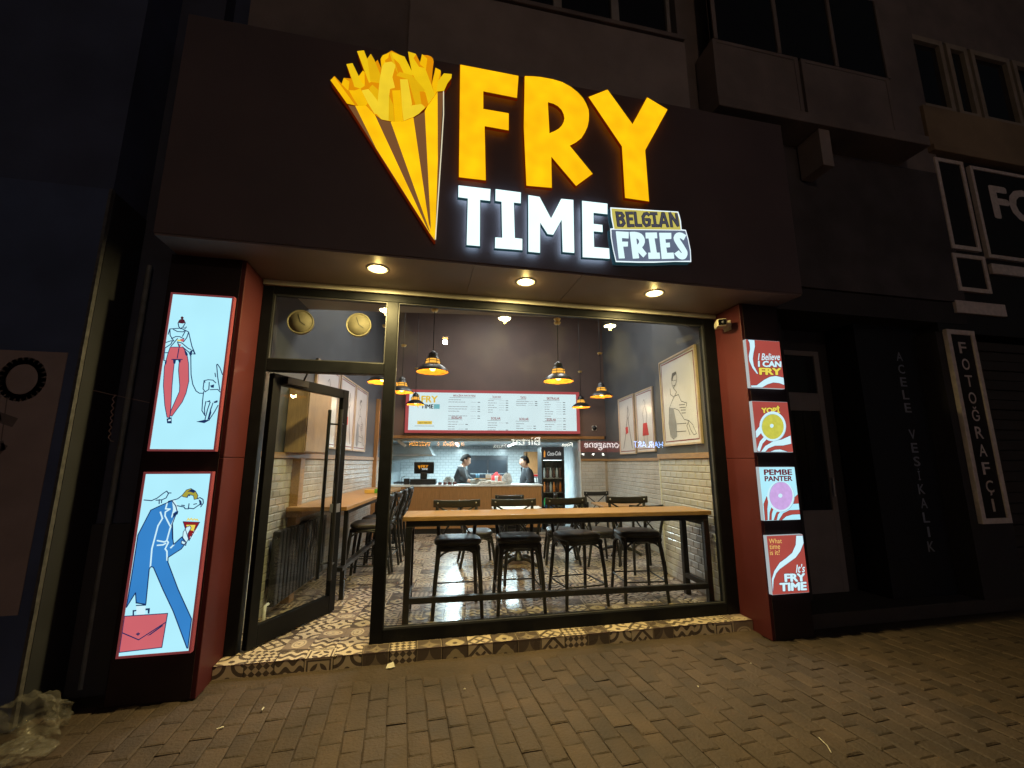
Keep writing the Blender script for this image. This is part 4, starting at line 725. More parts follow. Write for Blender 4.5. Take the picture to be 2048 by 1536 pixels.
t, w, h = framed('framed_sign', 'wide framed sign with the letters FOTO above the shutter', 6.60, 9.4, 3.92, 5.16, .045)
b = MB(); put_text(b, 'FOTO', (.26, .55), (2.1, .55), (.26, 1.02), -.034, 0, .03); b.build('lettering', SGN, t)
t, w, h = framed('framed_sign', 'small square framed sign below the narrow framed sign', 6.02, 6.53, 3.45, 3.92, .05)
for x0, x1, z0, z1, lab in ((6.62, 8.4, 3.72, 3.85, 'pale horizontal strip under the FOTO sign'), (5.93, 6.7, 3.18, 3.33, 'pale horizontal strip above the vertical FOTOĞRAFÇI sign')):
    tag(MB().box(x0, x1, -.31, -.271, z0, z1).build('sign_strip', SGN, None, .006), lab, 'sign')
t, w, h = framed('vertical_sign', 'vertical framed sign reading FOTOĞRAFÇI beside the shutter', 5.715, 6.13, .87, 2.97, .055, -.262)
b = MB()
for i, ch in enumerate('FOTOĞRAFÇI'):
    zc = h-.16-i*.19; lw = .035 if ch == 'I' else .11; e_ = .03 if ch == 'Ğ' else 0; c_ = .025 if ch == 'Ç' else 0
    put_text(b, ch, (w/2-lw/2, zc-.11-c_), (w/2+lw/2, zc-.11-c_), (w/2-lw/2, zc+.02+e_), -.034, 0, .01)
b.build('lettering', SGN, t)
GR = pm('dim_vinyl', (.24, .26, .31), .6)
t = thing('window_lettering', 'dim vertical lettering ACELE VESİKALIK left of the FOTOĞRAFÇI sign', 'lettering', (5.34, -.0535, 0))
for i, ch in enumerate('ACELE VESİKALIK'):
    if ch == ' ': continue
    z = 2.64-i*.148; lw = .03 if ch in 'Iİ' else .09; b = MB()
    put_text(b, ch, (-lw/2, z), (lw/2, z), (-lw/2, z+.105+(.02 if ch == 'İ' else 0)), 0, 0, .012); b.build('letter', GR, t)

# ================================================================== LEFT-HAND NEIGHBOUR
lf = thing('left_neighbour_building', 'dark neighbouring shopfront with navy cladding left of the light boxes', 'building')
NAVY = pm('navy_panel', (.062, .090, .19), .6, 0, .25, 2)
MB().box(-6, -2.2, -.545, .3, 0, 3.4).build('cladding', NAVY, lf, .004)
MB().box(-2.1995, -2.190, -.518, -.16, 0.0, 3.39).build('painted_shade_return', pm('painted_shade_return', (.014, .015, .022), .7), lf)  # thin dark sheet added as painted shade over the cladding's side
MB().box(-2.21, -2.192, -.552, -.52, 0.02, 3.4).build('edge_trim', pm('worn_alu', (.11, .105, .11), .5, .4, .3, 30, .4, 60), lf)
MB().box(-2.2, -1.86, -.15, .3, 0, 9).build('recess_wall', pm('recess_dark', (.055, .062, .10), .7, 0, .2, 4), lf)
MB().box(-2.19, -1.86, -.20, -.151, 0, 1.08).build('recess_plinth', pm('recess_plinth', (.035, .034, .042), .7), lf, .004)
MB().tube([(-2.10, -.19, .05), (-2.10, -.19, 3.0)], .018, 8).build('drain_pipe', pm('grey_pipe', (.16, .17, .17), .6, 0, .25, 12), lf)
MB().box(-6, -2.2, -.53, .3, 3.402, 9.0).box(-2.2, -1.62, .0, .3, 3.4, 9.0).build('upper_wall', pm('blue_black_wall', (.058, .075, .145), .8, 0, .25, 2, .3, 40), lf)
t = thing('wall_poster', 'pale poster with dark brush lettering on the navy cladding', 'poster', (-2.27, -.545, .62))
MB().box(-1.6, 0, -.006, -.001, 0, 1.585).build('sheet', pm('poster_paper', (.34, .27, .27), .8, 0, .12, 4, dirt=.3), t)
PINKI = pm('poster_ink', (.15, .12, .12), .8); yy = -.007
ell = [(-.215+.105*cos(i*pi/12), 1.40+.12*sin(i*pi/12)) for i in range(25)]
for s_, w_ in [(ell, .045)]+[(q, .06) for q in ([(-.42, 1.12), (-.3, 1.16), (-.22, 1.13)], [(-.45, .9), (-.25, .98), (-.33, .84)], [(-.4, .62), (-.27, .64)], [(-.4, .3), (-.28, .33)])]+[(q, .006) for q in ([(-.31, 1.3), (-.31, .95)], [(-.27, 1.28), (-.25, .95)])]:
    MB().stroke(s_, w_, yy).build('brush_mark', PINKI, t); yy -= .0003
b = MB(); b.tube([(-2.2, -.40, 1.985), (-2.1, -.39, 1.962), (-1.95, -.37, 1.93), (-1.857, -.34, 1.91)], .0022, 5)
tw = []; 
for i in range(30): q = i/29; tw.append((-2.075+.04*q*.4+.006*sin(i*1.5), -.385+.006*cos(i*1.5), 1.958-.30*q))
b.tube(tw, .004, 5); b.tube([tw[-1], (-2.05, -.385, 1.645), (-2.03, -.386, 1.64)], .003, 5)
tag(b.build('hanging_string', pm('string', (.30, .22, .20), .9)), 'thin string with a knotted end hanging in the dark recess', 'string')
# crumpled plastic bag
import bmesh
from mathutils import noise as mnoise
def crumple(name, mat, label, cat, loc, size, seed, hard=True):
    """wrinkled film or paper: a ball pushed in and out by ridged noise, flat facets, resting on its base"""
    bm = bmesh.new(); bmesh.ops.create_icosphere(bm, subdivisions=5, radius=1.0); off = Vector((seed*3.7, seed*1.3, seed*.7))
    for v in bm.verts:
        n = v.co.normalized()
        if hard: k = .78+.30*mnoise.noise(n*1.3+off)-.55*abs(mnoise.noise(n*2.6+off))-.30*abs(mnoise.noise(n*6.0+off))+.10*mnoise.noise(n*13+off)
        else: k = .66+.35*mnoise.noise(n*1.1+off)-.50*abs(mnoise.noise(n*1.9+off))-.16*abs(mnoise.noise(n*5.0+off))
        v.co = n*max(.35, k+.25)
    z0 = -.42
    for v in bm.verts: v.co = Vector((v.co.x*size[0], v.co.y*size[1], max(0, v.co.z-z0)*size[2]))
    for f in bm.faces: f.smooth = not hard
    me = bpy.data.meshes.new(name); bm.to_mesh(me); bm.free(); me.materials.append(mat)
    o = bpy.data.objects.new(name, me); COL.objects.link(o); o.location = loc; return tag(o, label, cat) if label else o
PLAS = pm('clear_plastic', (.30, .28, .24), .07, 0, .4, 8, .5, 14, spec=.9)
PLAS.node_tree.nodes['Principled BSDF'].inputs['Alpha'].default_value = 0.20
crumple('plastic_bag', PLAS, 'crumpled clear plastic bag on the pavement in the lower left corner', 'bag', (-2.10, -.58, 0), (.21, .13, .17), 5, False)
crumple('plastic_sheet', PLAS, 'flattened end of plastic sheeting in front of the crumpled bag', 'plastic', (-1.98, -.80, 0), (.17, .13, .06), 11, False)
# litter
LT = pm('litter_paper', (.62, .58, .48), .8)
for i, (x, y, l, lab) in enumerate(((-1.056, -.764, .035, 'cigarette end on the pavers nearest the left pillar'), (-.886, -.606, .03, 'cigarette end between the left pillar and the step'))):
    o = MB().tube([(-l/2, 0, .005), (l/2, 0, .005)], .004, 8).build('cigarette_end', LT, None, 0, (x, y, .006), .5+i); tag(o, lab, 'litter')
b = MB(); b.add([(-.03, 0, .002), (.0, -.02, .01), (.035, .005, .004), (.02, .03, .03), (-.02, .025, .02)], [(0, 1, 2), (0, 2, 3), (0, 3, 4)]); b.add([(-.03, 0, .001), (.0, -.02, .009), (.035, .005, .003), (.02, .03, .029), (-.02, .025, .019)], [(2, 1, 0), (3, 2, 0), (4, 3, 0)])
tag(b.build('paper_scrap', LT, None, 0, (-.156, -.222, .012)), 'crumpled paper scrap at the foot of the tiled step', 'litter')
for i, (x, y, lab) in enumerate(((.35, -.62, 'tiny pale fleck on the pavers before the middle of the step'), (1.9, -.92, 'tiny pale fleck on the pavers before the right half of the window'), (2.5, -.7, 'tiny pale fleck on the pavers before the right pillar'))):
    b = MB(); s_ = .008; b.add([(-s_, 0, .004), (s_, -s_*.6, .004), (s_*.7, s_, .007), (0, 0, .011)], [(0, 1, 3), (1, 2, 3), (2, 0, 3), (0, 2, 1)])
    tag(b.build('paper_fleck', LT, None, 0, (x, y, .003), i*1.1), lab, 'litter', 'pale flecks on the pavers')
b = MB(); b.tube([(0, 0, .004), (.03, .05, .006), (.05, .12, .004)], .002, 5)
tag(b.build('drinking_straw', LT, None, 0, (2.16, -1.66, .003)), 'thin pale straw lying on the pavers at the lower right', 'litter')

# ================================================================== OTHER SIDE OF THE STREET (mirrored in the shop glass)
ob = thing('opposite_building', 'row of dark shops across the street, seen mirrored in the shop window', 'building', (0, -13, 0))
MB().box(-14, 16, -1.0, .0, 0, 9).build('wall', DARKW, ob)
MB().box(-14, 16, .0, .3, 2.75, 2.9).build('ledge', DARKW, ob)
def street_sign(label, x0, x1, z0, z1, string, tcol, strength, bgm=None, bold=.01):
    t = thing('street_sign', label, 'sign', ((x0+x1)/2, -12.5, z0), pi, 'lit signs across the street')
    w, h = (x1-x0), z1-z0
    MB().box(-w/2-.08, w/2+.08, .02, .5, -.06, h+.06).build('panel', bgm or SBK, t)
    b = MB(); put_text(b, string, (-w/2, 0), (w/2, 0), (-w/2, h), .012, 0, bold); b.build('lettering', em('street_text_'+string[:4], tcol, strength*2.6), t)
k = 16.3/15.8
street_sign('orange lit sign reading YENİBAĞLAR across the street', .62, 1.62*1, 2.1, 2.3, 'IR YENİBAĞLAR', (1, .38, .03), 9)
street_sign('orange lit sign reading DÖN across the street', -.38, .35, 2.1, 2.3, 'ENGİZ DÖN', (1, .38, .03), 9)
street_sign('pale lit sign reading Birtat across the street', 3.42, 4.62, 2.16, 2.48, 'Birtat', (.9, .9, .8), 5)
street_sign('small pale lit sign reading Pasta across the street', 2.75, 3.25, 2.05, 2.2, 'Pasta', (.9, .9, .8), 4)
street_sign('small white lit sign reading Fino across the street', 5.5, 5.96, 2.12, 2.28, 'Fino', (1, .95, .8), 9)
street_sign('white lettering on a red lit panel across the street', 6.45, 7.95, 1.98, 2.28, 'omagene', (1, .9, .9), 5, em('street_red', (.8, .03, .03), 1.6))
street_sign('blue lit sign reading HAIR ART across the street', 8.6, 9.95, 2.1, 2.36, 'HAIR ART', (.25, .45, 1.0), 9)
for i, x in enumerate((6.37, 6.8, 7.22)):
    t = thing('street_spotlight', ('left', 'middle', 'right')[i]+' small round spotlight under the red sign across the street', 'lamp', (x, -12.45, 1.82), 0, 'spotlights across the street')
    b = MB(); b.lathe([(0, -.05), (.035, -.035), (.05, 0), (.035, .035), (0, .05)], 12); b.build('bulb', em('spot_bulb', (1, .98, .92), 22), t)
    MB().box(-.02, .02, -.55, -.03, -.02, .02).build('bracket', BLACK, t)
sl = thing('street_lamp', 'tall street lamp with an orange glow across the street', 'street lamp', (0.76, -11.6, 0))
MB().tube([(0, -.6, 0), (0, -.6, 5.6), (0, -.45, 5.95), (0, 0, 6.05)], [.07, .05, .045, .04], 10).build('pole', BLACK, sl)
MB().box(-.12, .12, -.15, .3, 6.0, 6.1).build('head', BLACK, sl, .02)
MB().lathe([(0, -.07), (.07, -.05), (.1, 0)], 16, (0, .1, 6.0)).build('bulb', em('sodium', (1, .5, .12), 40), sl)
add_light('POINT', 'street_lamp_light', (0, .1, 5.85), 180, (1.0, .74, .55), sl, .1)

# ================================================================== INTERIOR SHELL (room axes u, v)
GROUT = pm('grout', (.40, .33, .245), .85)
GREYP = pm('dark_grey_paint', (.085, .088, .098), .62, 0, .1, 3, .06, 50)
BROWNP = pm('brown_wall_panel', (.128, .084, .074), .6, 0, .12, 2, .05, 60)
CEIL = pm('ceiling_paint', (.30, .27, .25), .85, 0, .08, 3)
SUBW = pm('cream_glazed_tile', (.51, .495, .46), .14, 0, .10, 4.0, world=True)
SUBK = pm('white_glazed_tile', (.72, .76, .78), .2, 0, .05, 3)
def rstruct(mb, name, mats, bevel=0): return struct(mb.build(name, mats, None, bevel, (0, 0, 0), -A))
# --- floor
UL, UR1, UR2, VB = -1.45, 2.95, 3.40, 5.44
fl = struct(MB().add([tuple(RW(u, v, .09)) for u, v in ((UL-.1, .0), (UR2+.1, .42), (UR2+.1, 9.0), (UL-.1, 9.0))], [(0, 1, 2, 3)]).build('shop_floor', JOINT))
pat = {}
rg = random.Random(21)
def pattern(i, j):
    # blocks of neighbouring tiles repeat a motif here and there, as laid
    if (i//2+j//3) % 3 == 0: return (i*3+j) % 8
    return rg.randrange(8)
def clip_front(poly):
    """keep the part of a floor polygon (world x, y) lying behind the shopfront line y = 0"""
    out = []
    for a, b in zip(poly, poly[1:]+poly[:1]):
        ia, ib = a[1] >= 0.001, b[1] >= 0.001
        if ia: out.append(a)
        if ia != ib: s_ = (0.001-a[1])/(b[1]-a[1]); out.append((a[0]+(b[0]-a[0])*s_, .001))
    return out
TS = .198; tiles = []
for i in range(int((UL-.02)/TS)-1, int(UR2/TS)+2):
    for j in range(-1, int(5.3/TS)+1):
        u0 = .012+i*TS; v0 = -.065+j*TS
        if u0+TS < UL or u0 > UR2: continue
        q = [RW(u, v) for u, v in ((u0, v0), (u0+TS, v0), (u0+TS, v0+TS), (u0, v0+TS))]
        poly = clip_front([(p.x, p.y) for p in q])
        if len(poly) < 3: continue
        d = (RW(u0+.1, v0+.1)-Vector((0, -3.806, 0))).length
        tiles.append((d, u0, v0, pattern(i, j), poly, len(poly) != 4 or any(p[1] < .0015 for p in poly)))
tiles.sort(key=lambda r: r[0])
full = {}
rest = MB(); rest_uv = []
def tile_uv(x, y, u0, v0):
    u = x*CA-y*SA; v = x*SA+y*CA; return ((u-u0)/TS, (v-v0)/TS)
for n_, (d, u0, v0, k, poly, cut) in enumerate(tiles):
    if n_ < 300:
        if cut:
            me = flat_tile(k, [(p[0], p[1], S0) for p in poly], [tile_uv(p[0], p[1], u0, v0) for p in poly], (0, 0, 1))
            o = bpy.data.objects.new('tile', me); COL.objects.link(o)
        else:
            if k not in full: full[k] = flat_tile(k, [(-TS/2, -TS/2, 0), (TS/2, -TS/2, 0), (TS/2, TS/2, 0), (-TS/2, TS/2, 0)], [(0, 0), (1, 0), (1, 1), (0, 1)], (0, 0, 1))
            o = bpy.data.objects.new('tile', full[k]); COL.objects.link(o); o.location = RW(u0+TS/2, v0+TS/2, S0+rg.uniform(-.0004, .0004)); o.rotation_euler = (0, 0, -A+rg.randrange(4)*pi/2)
        o.parent = fl
    else:
        rest.add([(p[0], p[1], S0) for p in poly], [tuple(range(len(poly)))], k); rest_uv += [tile_uv(p[0], p[1], u0, v0) for p in poly]
o = rest.build('distant_tiles', TM, fl); o['kind'] = 'stuff'
uvl = o.data.uv_layers.new(name='UVMap')
for l in o.data.loops: uvl.data[l.index].uv = rest_uv[l.vertex_index]
# --- glazed wall tiles, bevelled
def wall_tile_mesh(w, h):
    b = MB(); c = .009; t_ = .005
    b.add([(0, 0, 0), (w, 0, 0), (w, 0, h), (0, 0, h), (c, -t_, c), (w-c, -t_, c), (w-c, -t_, h-c), (c, -t_, h-c)], [(0, 1, 5, 4), (1, 2, 6, 5), (2, 3, 7, 6), (3, 0, 4, 7), (4, 5, 6, 7)])
    return b
TW, TH = .15, .075
wt_full = wall_tile_mesh(TW-.004, TH-.004).data('tile', SUBW); wt_half = wall_tile_mesh(TW/2-.004, TH-.004).data('tile', SUBW)
def tile_wall(parent, org, direc, length, z0, rows, nmax):
    """running-bond tiles on a vertical wall; org/direc in the room, outward normal = left of direc reversed"""
    ang = math.atan2(direc[1], direc[0]); lst = []
    for r_ in range(rows):
        x = 0.0 if r_ % 2 == 0 else -TW/2
        while x < length-.01:
            if x < 0: lst.append((0.0, r_, True)); 
            elif x+TW > length+.001:
                if length-x > TW/2: lst.append((x, r_, True))
            else: lst.append((x, r_, False))
            x += TW
    def dist(e): p = RW(org[0]+direc[0]*e[0], org[1]+direc[1]*e[0], z0+e[1]*TH); return (p-Vector((0, -3.806, 1.5))).length
    lst.sort(key=dist); rest = MB(); rest.x = Matrix.Translation((org[0], org[1], 0)) @ Matrix.Rotation(ang, 4, 'Z')
    for n_, (x, r_, half) in enumerate(lst):
        if n_ < nmax:
            o = bpy.data.objects.new('tile', wt_half if half else wt_full); COL.objects.link(o); o.parent = parent
            o.location = (org[0]+direc[0]*x, org[1]+direc[1]*x, z0+r_*TH); o.rotation_euler = (rg.uniform(-.006, .006), rg.uniform(-.002, .002), ang+rg.uniform(-.006, .006))
        else:
            m = wall_tile_mesh((TW/2 if half else TW)-.004, TH-.004); rest.add([(v[0]+x, v[1], v[2]+z0+r_*TH) for v in m.v], m.f)
    if rest.v: o = rest.build('distant_tiles', SUBW, parent); o['kind'] = 'stuff'
# left wall: front side towards +u
wl = rstruct(MB().box(UL-.2, UL-.001, -.1, 8.4, .05, 1.535, 1).box(UL-.2, UL-.0, -.1, 5.6, 1.54, 4.9, 0), 'left_shop_wall', [GREYP, GROUT])
tile_wall(wl, (UL, .05), (0, 1), 5.35, .115, 19, 300)
MB().box(UL-.001, UL+.022, -.05, 5.42, 1.542, 1.60).build('trim', WALLNUT, wl, .004)
# right wall: near pier at UR1, far wall at UR2 (front side towards -u)
wr = rstruct(MB().box(UR1+.001, UR1+.3, .36, 1.80, .05, 1.535, 1).box(UR1, UR1+.3, .36, 1.80, 1.54, 4.9, 0), 'right_shop_pier', [GREYP, GROUT])
tile_wall(wr, (UR1, 1.80), (0, -1), 1.38, .115, 19, 300)
MB().box(UR1-.030, UR1+.001, .40, 1.81, 1.542, 1.605).build('trim', WALLNUT, wr, .004)
MB().box(UR1-.012, UR1+.001, 1.80, 1.812, .11, 1.54).build('corner_profile', WHITE, wr)
wr2 = rstruct(MB().box(UR2+.001, UR2+.2, 1.80, 8.4, .05, 1.515, 1).box(UR2, UR2+.2, 1.80, 5.6, 1.52, 4.9, 0), 'right_shop_wall', [GREYP, GROUT])
tile_wall(wr2, (UR2, 5.42), (0, -1), 3.60, .10, 19, 300)
MB().box(UR2-.022, UR2+.001, 1.81, 5.43, 1.522, 1.57).build('trim', WALLNUT, wr2, .004)
# bulkhead over the counter, back pier, ceilings
bk = rstruct(MB().box(UL, UR2, VB, VB+.18, 2.06, 4.9, 0), 'counter_bulkhead', [BROWNP])
MB().box(UL, 3.36, VB-.012, VB+.17, 2.0, 2.058).build('bottom_trim', WOODV, bk, .004)
bp_ = rstruct(MB().box(2.82, UR2, VB+.001, VB+.18, .05, 1.525, 1).box(2.82, UR2, VB, VB+.18, 1.53, 1.998, 0), 'back_pier', [GREYP, GROUT])
tile_wall(bp_, (2.83, VB), (1, 0), .57, .10, 19, 0)
MB().box(2.82, UR2, VB-.022, VB, 1.53, 1.575).build('trim', WALLNUT, bp_, .003)
MB().box(UL, UL+.07, 4.93, 5.02, S0, 2.75).build('post', WOODV, wl, .004)
rstruct(MB().box(UL-.2, UR2+.2, 1.14, 8.4, 4.9, 5.0), 'high_ceiling', [CEIL])
lc = MB(); P = [RW(u, v) for u, v in ((UL-.1, 1.14), (UR2+.1, 1.14))]
pts = [(-1.6, .095), (3.4, .095), (P[1].x, P[1].y), (P[0].x, P[0].y)]
lc.add([(x, y, 3.24) for x, y in pts]+[(x, y, 3.4) for x, y in pts], [(0, 3, 2, 1), (4, 5, 6, 7), (0, 1, 5, 4), (1, 2, 6, 5), (2, 3, 7, 6), (3, 0, 4, 7)])
struct(lc.build('front_ceiling', CEIL))
struct(MB().box(-1.6, 3.4, .092, .12, 3.03, 3.26).build('front_upstand', GREYP))
up2 = MB().add([(x, y, 3.4) for x, y in (pts[3], pts[2])]+[(x, y, 4.95) for x, y in (pts[3], pts[2])], [(0, 1, 3, 2)]); struct(up2.build('mezzanine_front', GREYP))
# --- kitchen shell
KB = 8.3
rstruct(MB().box(UL-.2, UR2+.2, KB, KB+.1, 0, 2.1), 'kitchen_back_wall', [SUBK])
KT = SUBK.node_tree
_tc = KT.nodes.new('ShaderNodeTexCoord'); _bt = KT.nodes.new('ShaderNodeTexBrick'); _bt.inputs['Scale'].default_value = 1.0
_mp = KT.nodes.new('ShaderNodeMapping'); _mp.inputs['Rotation'].default_value = (pi/2, 0, 0); KT.links.new(_tc.outputs['Object'], _mp.inputs[0]); KT.links.new(_mp.outputs[0], _bt.inputs[0])
_bt.inputs['Color1'].default_value = (.72, .77, .79, 1); _bt.inputs['Color2'].default_value = (.68, .74, .77, 1); _bt.inputs['Mortar'].default_value = (.45, .50, .53, 1)
_bt.inputs['Brick Width'].default_value = .15; _bt.inputs['Row Height'].default_value = .075; _bt.inputs['Mortar Size'].default_value = .006
KT.links.new(_bt.outputs[0], KT.nodes['Principled BSDF'].inputs['Base Color'])
rstruct(MB().box(UL-.001, UL+.02, VB+.19, KB, .1, 1.5).box(UL-.001, UL+.015, VB+.19, KB, 1.5, 1.95), 'kitchen_left_wall', [pm('kitchen_grey', (.30, .34, .36), .5)])
rstruct(MB().box(2.80, 2.82, VB+.0, KB, .1, 1.98), 'kitchen_right_wall', [pm('kitchen_white', (.66, .72, .75), .4)])
rstruct(MB().box(UL-.1, 2.9, VB+.181, KB+.1, 1.95, 2.0), 'kitchen_ceiling', [pm('kitchen_ceiling', (.50, .56, .58), .7)])
rstruct(MB().box(UL-.1, 2.9, 5.3, KB+.1, .085, .1), 'kitchen_floor', [pm('kitchen_floor', (.25, .25, .25), .5)])

def rthing(name, label, cat, u, v, z=S0, rz=0.0, group=None): return thing(name, label, cat, RW(u, v, z), -A+rz, group)
TUBE = em('fluorescent', (.80, .95, 1.0), 9.0)
for u, v0, v1, lab in ((.13, 5.75, 7.4, 'left of two fluorescent tubes on the kitchen ceiling'), (1.42, 5.75, 7.4, 'right of two fluorescent tubes on the kitchen ceiling')):
    t = rthing('tube_light', lab, 'ceiling light', u, v0, 1.95, 0, 'kitchen tube lights'); l_ = v1-v0
    MB().box(-.04, .04, 0, l_, -.025, 0).build('housing', WHITE, t); MB().tube([(0, .03, -.04), (0, l_-.03, -.04)], .02, 10).build('tube', TUBE, t)
    add_light('AREA', 'tube_lamp', (0, l_/2, -.07), 110, (.72, .93, 1.0), t, size=(.08, l_))

# ================================================================== PENDANT LAMPS
SHD = pm('black_lamp_enamel', (.014, .014, .016), .4); GOLD = pm('gold_inner_enamel', (.60, .24, .02), .4, .1)
BULB = em('bulb_glow', (1.0, .60, .14), 11.0); BAND = em('amber_band', (1.0, .45, .06), 1.5)
def pendant():
    t = thing('pendant_lamp', '', 'pendant lamp', group='black and gold pendant lamps')
    MB().lathe([(.182, .0), (.178, .012), (.150, .045), (.110, .075), (.078, .092), (.074, .096)], 36).build('shade', SHD, t)
    MB().lathe([(.180, .0), (.174, .011), (.146, .043), (.106, .072), (.073, .090)], 36).build('shade_lining', GOLD, t)
    MB().lathe([(.074, .096), (.080, .10), (.080, .118), (.068, .122), (.070, .126), (.074, .142), (.062, .148)], 28).build('amber_band', BAND, t)
    rr = MB()
    for k in range(6): a = k*pi/3; rr.tube([(.083*cos(a), .083*sin(a), .095), (.083*cos(a), .083*sin(a), .12), (.078*cos(a), .078*sin(a), .15)], .004, 5)
    rr.lathe([(.082, .118), (.085, .122), (.082, .126)], 28); rr.build('cage', SHD, t)
    MB().lathe([(.078, .148), (.066, .152), (.055, .19), (.05, .215), (.02, .235), (.008, .25), (0, .25)], 28).build('cap', SHD, t)
    MB().lathe([(0, .012), (.022, .018), (.034, .038), (.03, .062), (.016, .088), (.014, .11)], 18).build('bulb', BULB, t)
    return t
pend = pendant(); first = True
LAMPS = [(-.006, 1.001, 2.50, 3.24, 'front left pendant lamp behind the window, hanging above the first stool'), (1.471, 1.193, 2.455, 3.24, 'front right pendant lamp, hanging left of the big framed picture'),
         (-.667, 1.578, 2.475, 4.9, 'pendant lamp half hidden by the door post over the wall table'), (-.608, 2.694, 2.53, 4.9, 'second pendant lamp over the wall table, behind the door post'), (-.66, 4.752, 2.62, 4.9, 'farthest pendant lamp over the wall table, at the left end of the menu board'),
         (2.556, 2.977, 2.555, 4.9, 'pendant lamp near the right wall, in front of the corner'), (2.626, 4.558, 2.58, 4.9, 'pendant lamp at the right end of the menu board')]
for u, v, z, zc, lab in LAMPS:
    t = pend if first else copy_tree(pend); first = False
    t.location = RW(u, v, z); t['label'] = lab
    MB().tube([(0, 0, .245), (0, 0, zc-z)], .0045, 6).build('cord', BLACK, t)
    MB().lathe([(0, zc-z-.03), (.03, zc-z-.028), (.045, zc-z-.004), (.045, zc-z)], 16).build('ceiling_rose', pm('brass2', (.7, .5, .2), .3, .8), t)
    add_light('POINT', 'pendant_light', (0, 0, .015), 9, (1.0, .70, .38), t, .035)

# ceiling light panels over the dining room
PAN = em('ceiling_panel', (1.0, .97, .92), 2.2)
for u, v, lab in ((-.1, 2.2, 'square ceiling light panel over the wall table'), (2.0, 2.2, 'square ceiling light panel by the right wall'), (.95, 3.9, 'square ceiling light panel before the menu board')):
    t = rthing('ceiling_light', lab, 'ceiling light', u, v, 4.9, 0, 'ceiling light panels')
    MB().box(-.31, .31, -.31, .31, -.03, 0).build('frame', WHITE, t); MB().box(-.28, .28, -.28, .28, -.034, -.0305).build('diffuser', PAN, t)
    add_light('AREA', 'ceiling_lamp', (0, 0, -.05), 56, (1.0, .97, .92), t, size=(.56, .56))

# ================================================================== WALL PICTURES
PFR = pm('pale_picture_frame', (.55, .42, .30), .45); PPAP = pm('picture_paper', (.70, .68, .67), .22, 0, .05, 2); PBR = pm('picture_border', (.22, .05, .05), .5); PINK = pm('picture_ink', (.12, .115, .12), .6); PRED = pm('picture_red', (.55, .05, .05), .6)
SEATED = [[(0.348,0.747),(0.377,0.802),(0.488,0.805),(0.5,0.751),(0.483,0.695),(0.445,0.665),(0.385,0.634),(0.35,0.694),(0.348,0.747)],[(0.292,0.643),(0.292,0.575),(0.386,0.534)],[(0.385,0.637),(0.467,0.581),(0.406,0.546),(0.324,0.497),(0.244,0.432),(0.187,0.258),(0.218,0.109),(0.304,0.069)],[(0.413,0.545),(0.514,0.546),(0.57,0.468),(0.713,0.43),(0.691,0.398)],[(0.619,0.267),(0.729,0.245),(0.814,0.198),(0.888,0.102),(0.826,0.092),(0.759,0.149),(0.71,0.233)],[(0.423,0.233),(0.66,0.223)],[(0.391,0.15),(0.646,0.142)],[(0.364,0.412),(0.484,0.378),(0.619,0.267)],[(0.729,0.245),(0.671,0.195),(0.734,0.097)],[(0.364,0.729),(0.406,0.715)],[(0.429,0.716),(0.464,0.713)],[(0.39,0.663),(0.426,0.66)],[(0.511,0.432),(0.663,0.422)],[(0.523,0.402),(0.673,0.389)],[(0.546,0.372),(0.672,0.362)],[(0.567,0.339),(0.666,0.332)]]
SEATED_FILL = [[(0.345,0.729),(0.385,0.806),(0.488,0.805),(0.498,0.778),(0.416,0.768),(0.366,0.721)],[(0.221,0.434),(0.353,0.413),(0.407,0.242),(0.4,0.1),(0.304,0.069),(0.221,0.123),(0.191,0.258)]]
def picture(label, org, ang, w, h, kind):
    """framed drawing; local x along the wall, -y out of the wall"""
    t = thing('framed_picture', label, 'picture', RW(*org), -A+ang, 'framed drawings on the walls')
    e = .025
    MB().box(0, e, -.03, -.002, 0, h).box(w-e, w, -.03, -.002, 0, h).box(e, w-e, -.03, -.002, 0, e).box(e, w-e, -.03, -.002, h-e, h).build('frame', PFR, t, .003)
    MB().box(e, w-e, -.02, -.003, e, h-e).build('sheet', PPAP, t)
    b = MB(); y = -.0212; d_ = .055
    for s_ in ([(d_, d_), (w-d_, d_)], [(w-d_, d_), (w-d_, h-d_)], [(w-d_, h-d_), (d_, h-d_)], [(d_, h-d_), (d_, d_)]): b.stroke(s_, .014, y, 1); y -= .0001
    X = lambda l: [(a*w, c*h) for a, c in l]
    if kind == 0:   # seated figure in dark suit
        for p in SEATED_FILL: b.flat(X(p), y, 0 if p is SEATED_FILL[0] else 3); y -= .0001
        for s_ in SEATED: b.stroke(X(s_), .008, y, 0); y -= .0001
    elif kind == 1:  # long legged figure with red bag
        for s_ in ([(.62, .78), (.55, .6), (.40, .3), (.25, .1)], [(.60, .62), (.68, .4), (.80, .1)]): b.stroke(X(s_), .022, y, 0); y -= .0001
        b.stroke(X([(.60, .78), (.64, .82), (.66, .78), (.70, .66), (.62, .6)]), .012, y, 0); y -= .0001
        b.flat(X([(.42, .46), (.58, .47), (.60, .36), (.44, .34)]), y, 2); y -= .0001
    else:            # figure in a red skirt
        for s_ in ([(.46, .80), (.52, .84), (.58, .78), (.54, .72)], [(.48, .72), (.40, .60), (.44, .46)], [(.56, .72), (.64, .60), (.58, .46)], [(.42, .12), (.42, .28)], [(.6, .12), (.6, .28)]): b.stroke(X(s_), .010, y, 0); y -= .0001
        b.flat(X([(.40, .46), (.62, .46), (.70, .26), (.34, .26)]), y, 2); y -= .0001
    b.build('drawing', [PINK, PBR, PRED, pm('picture_wash', (.3, .31, .33), .6)], t)
picture('big framed drawing of a seated figure on the near right wall', (UR1, 1.60, 1.70), -pi/2, .93, 1.11, 0)
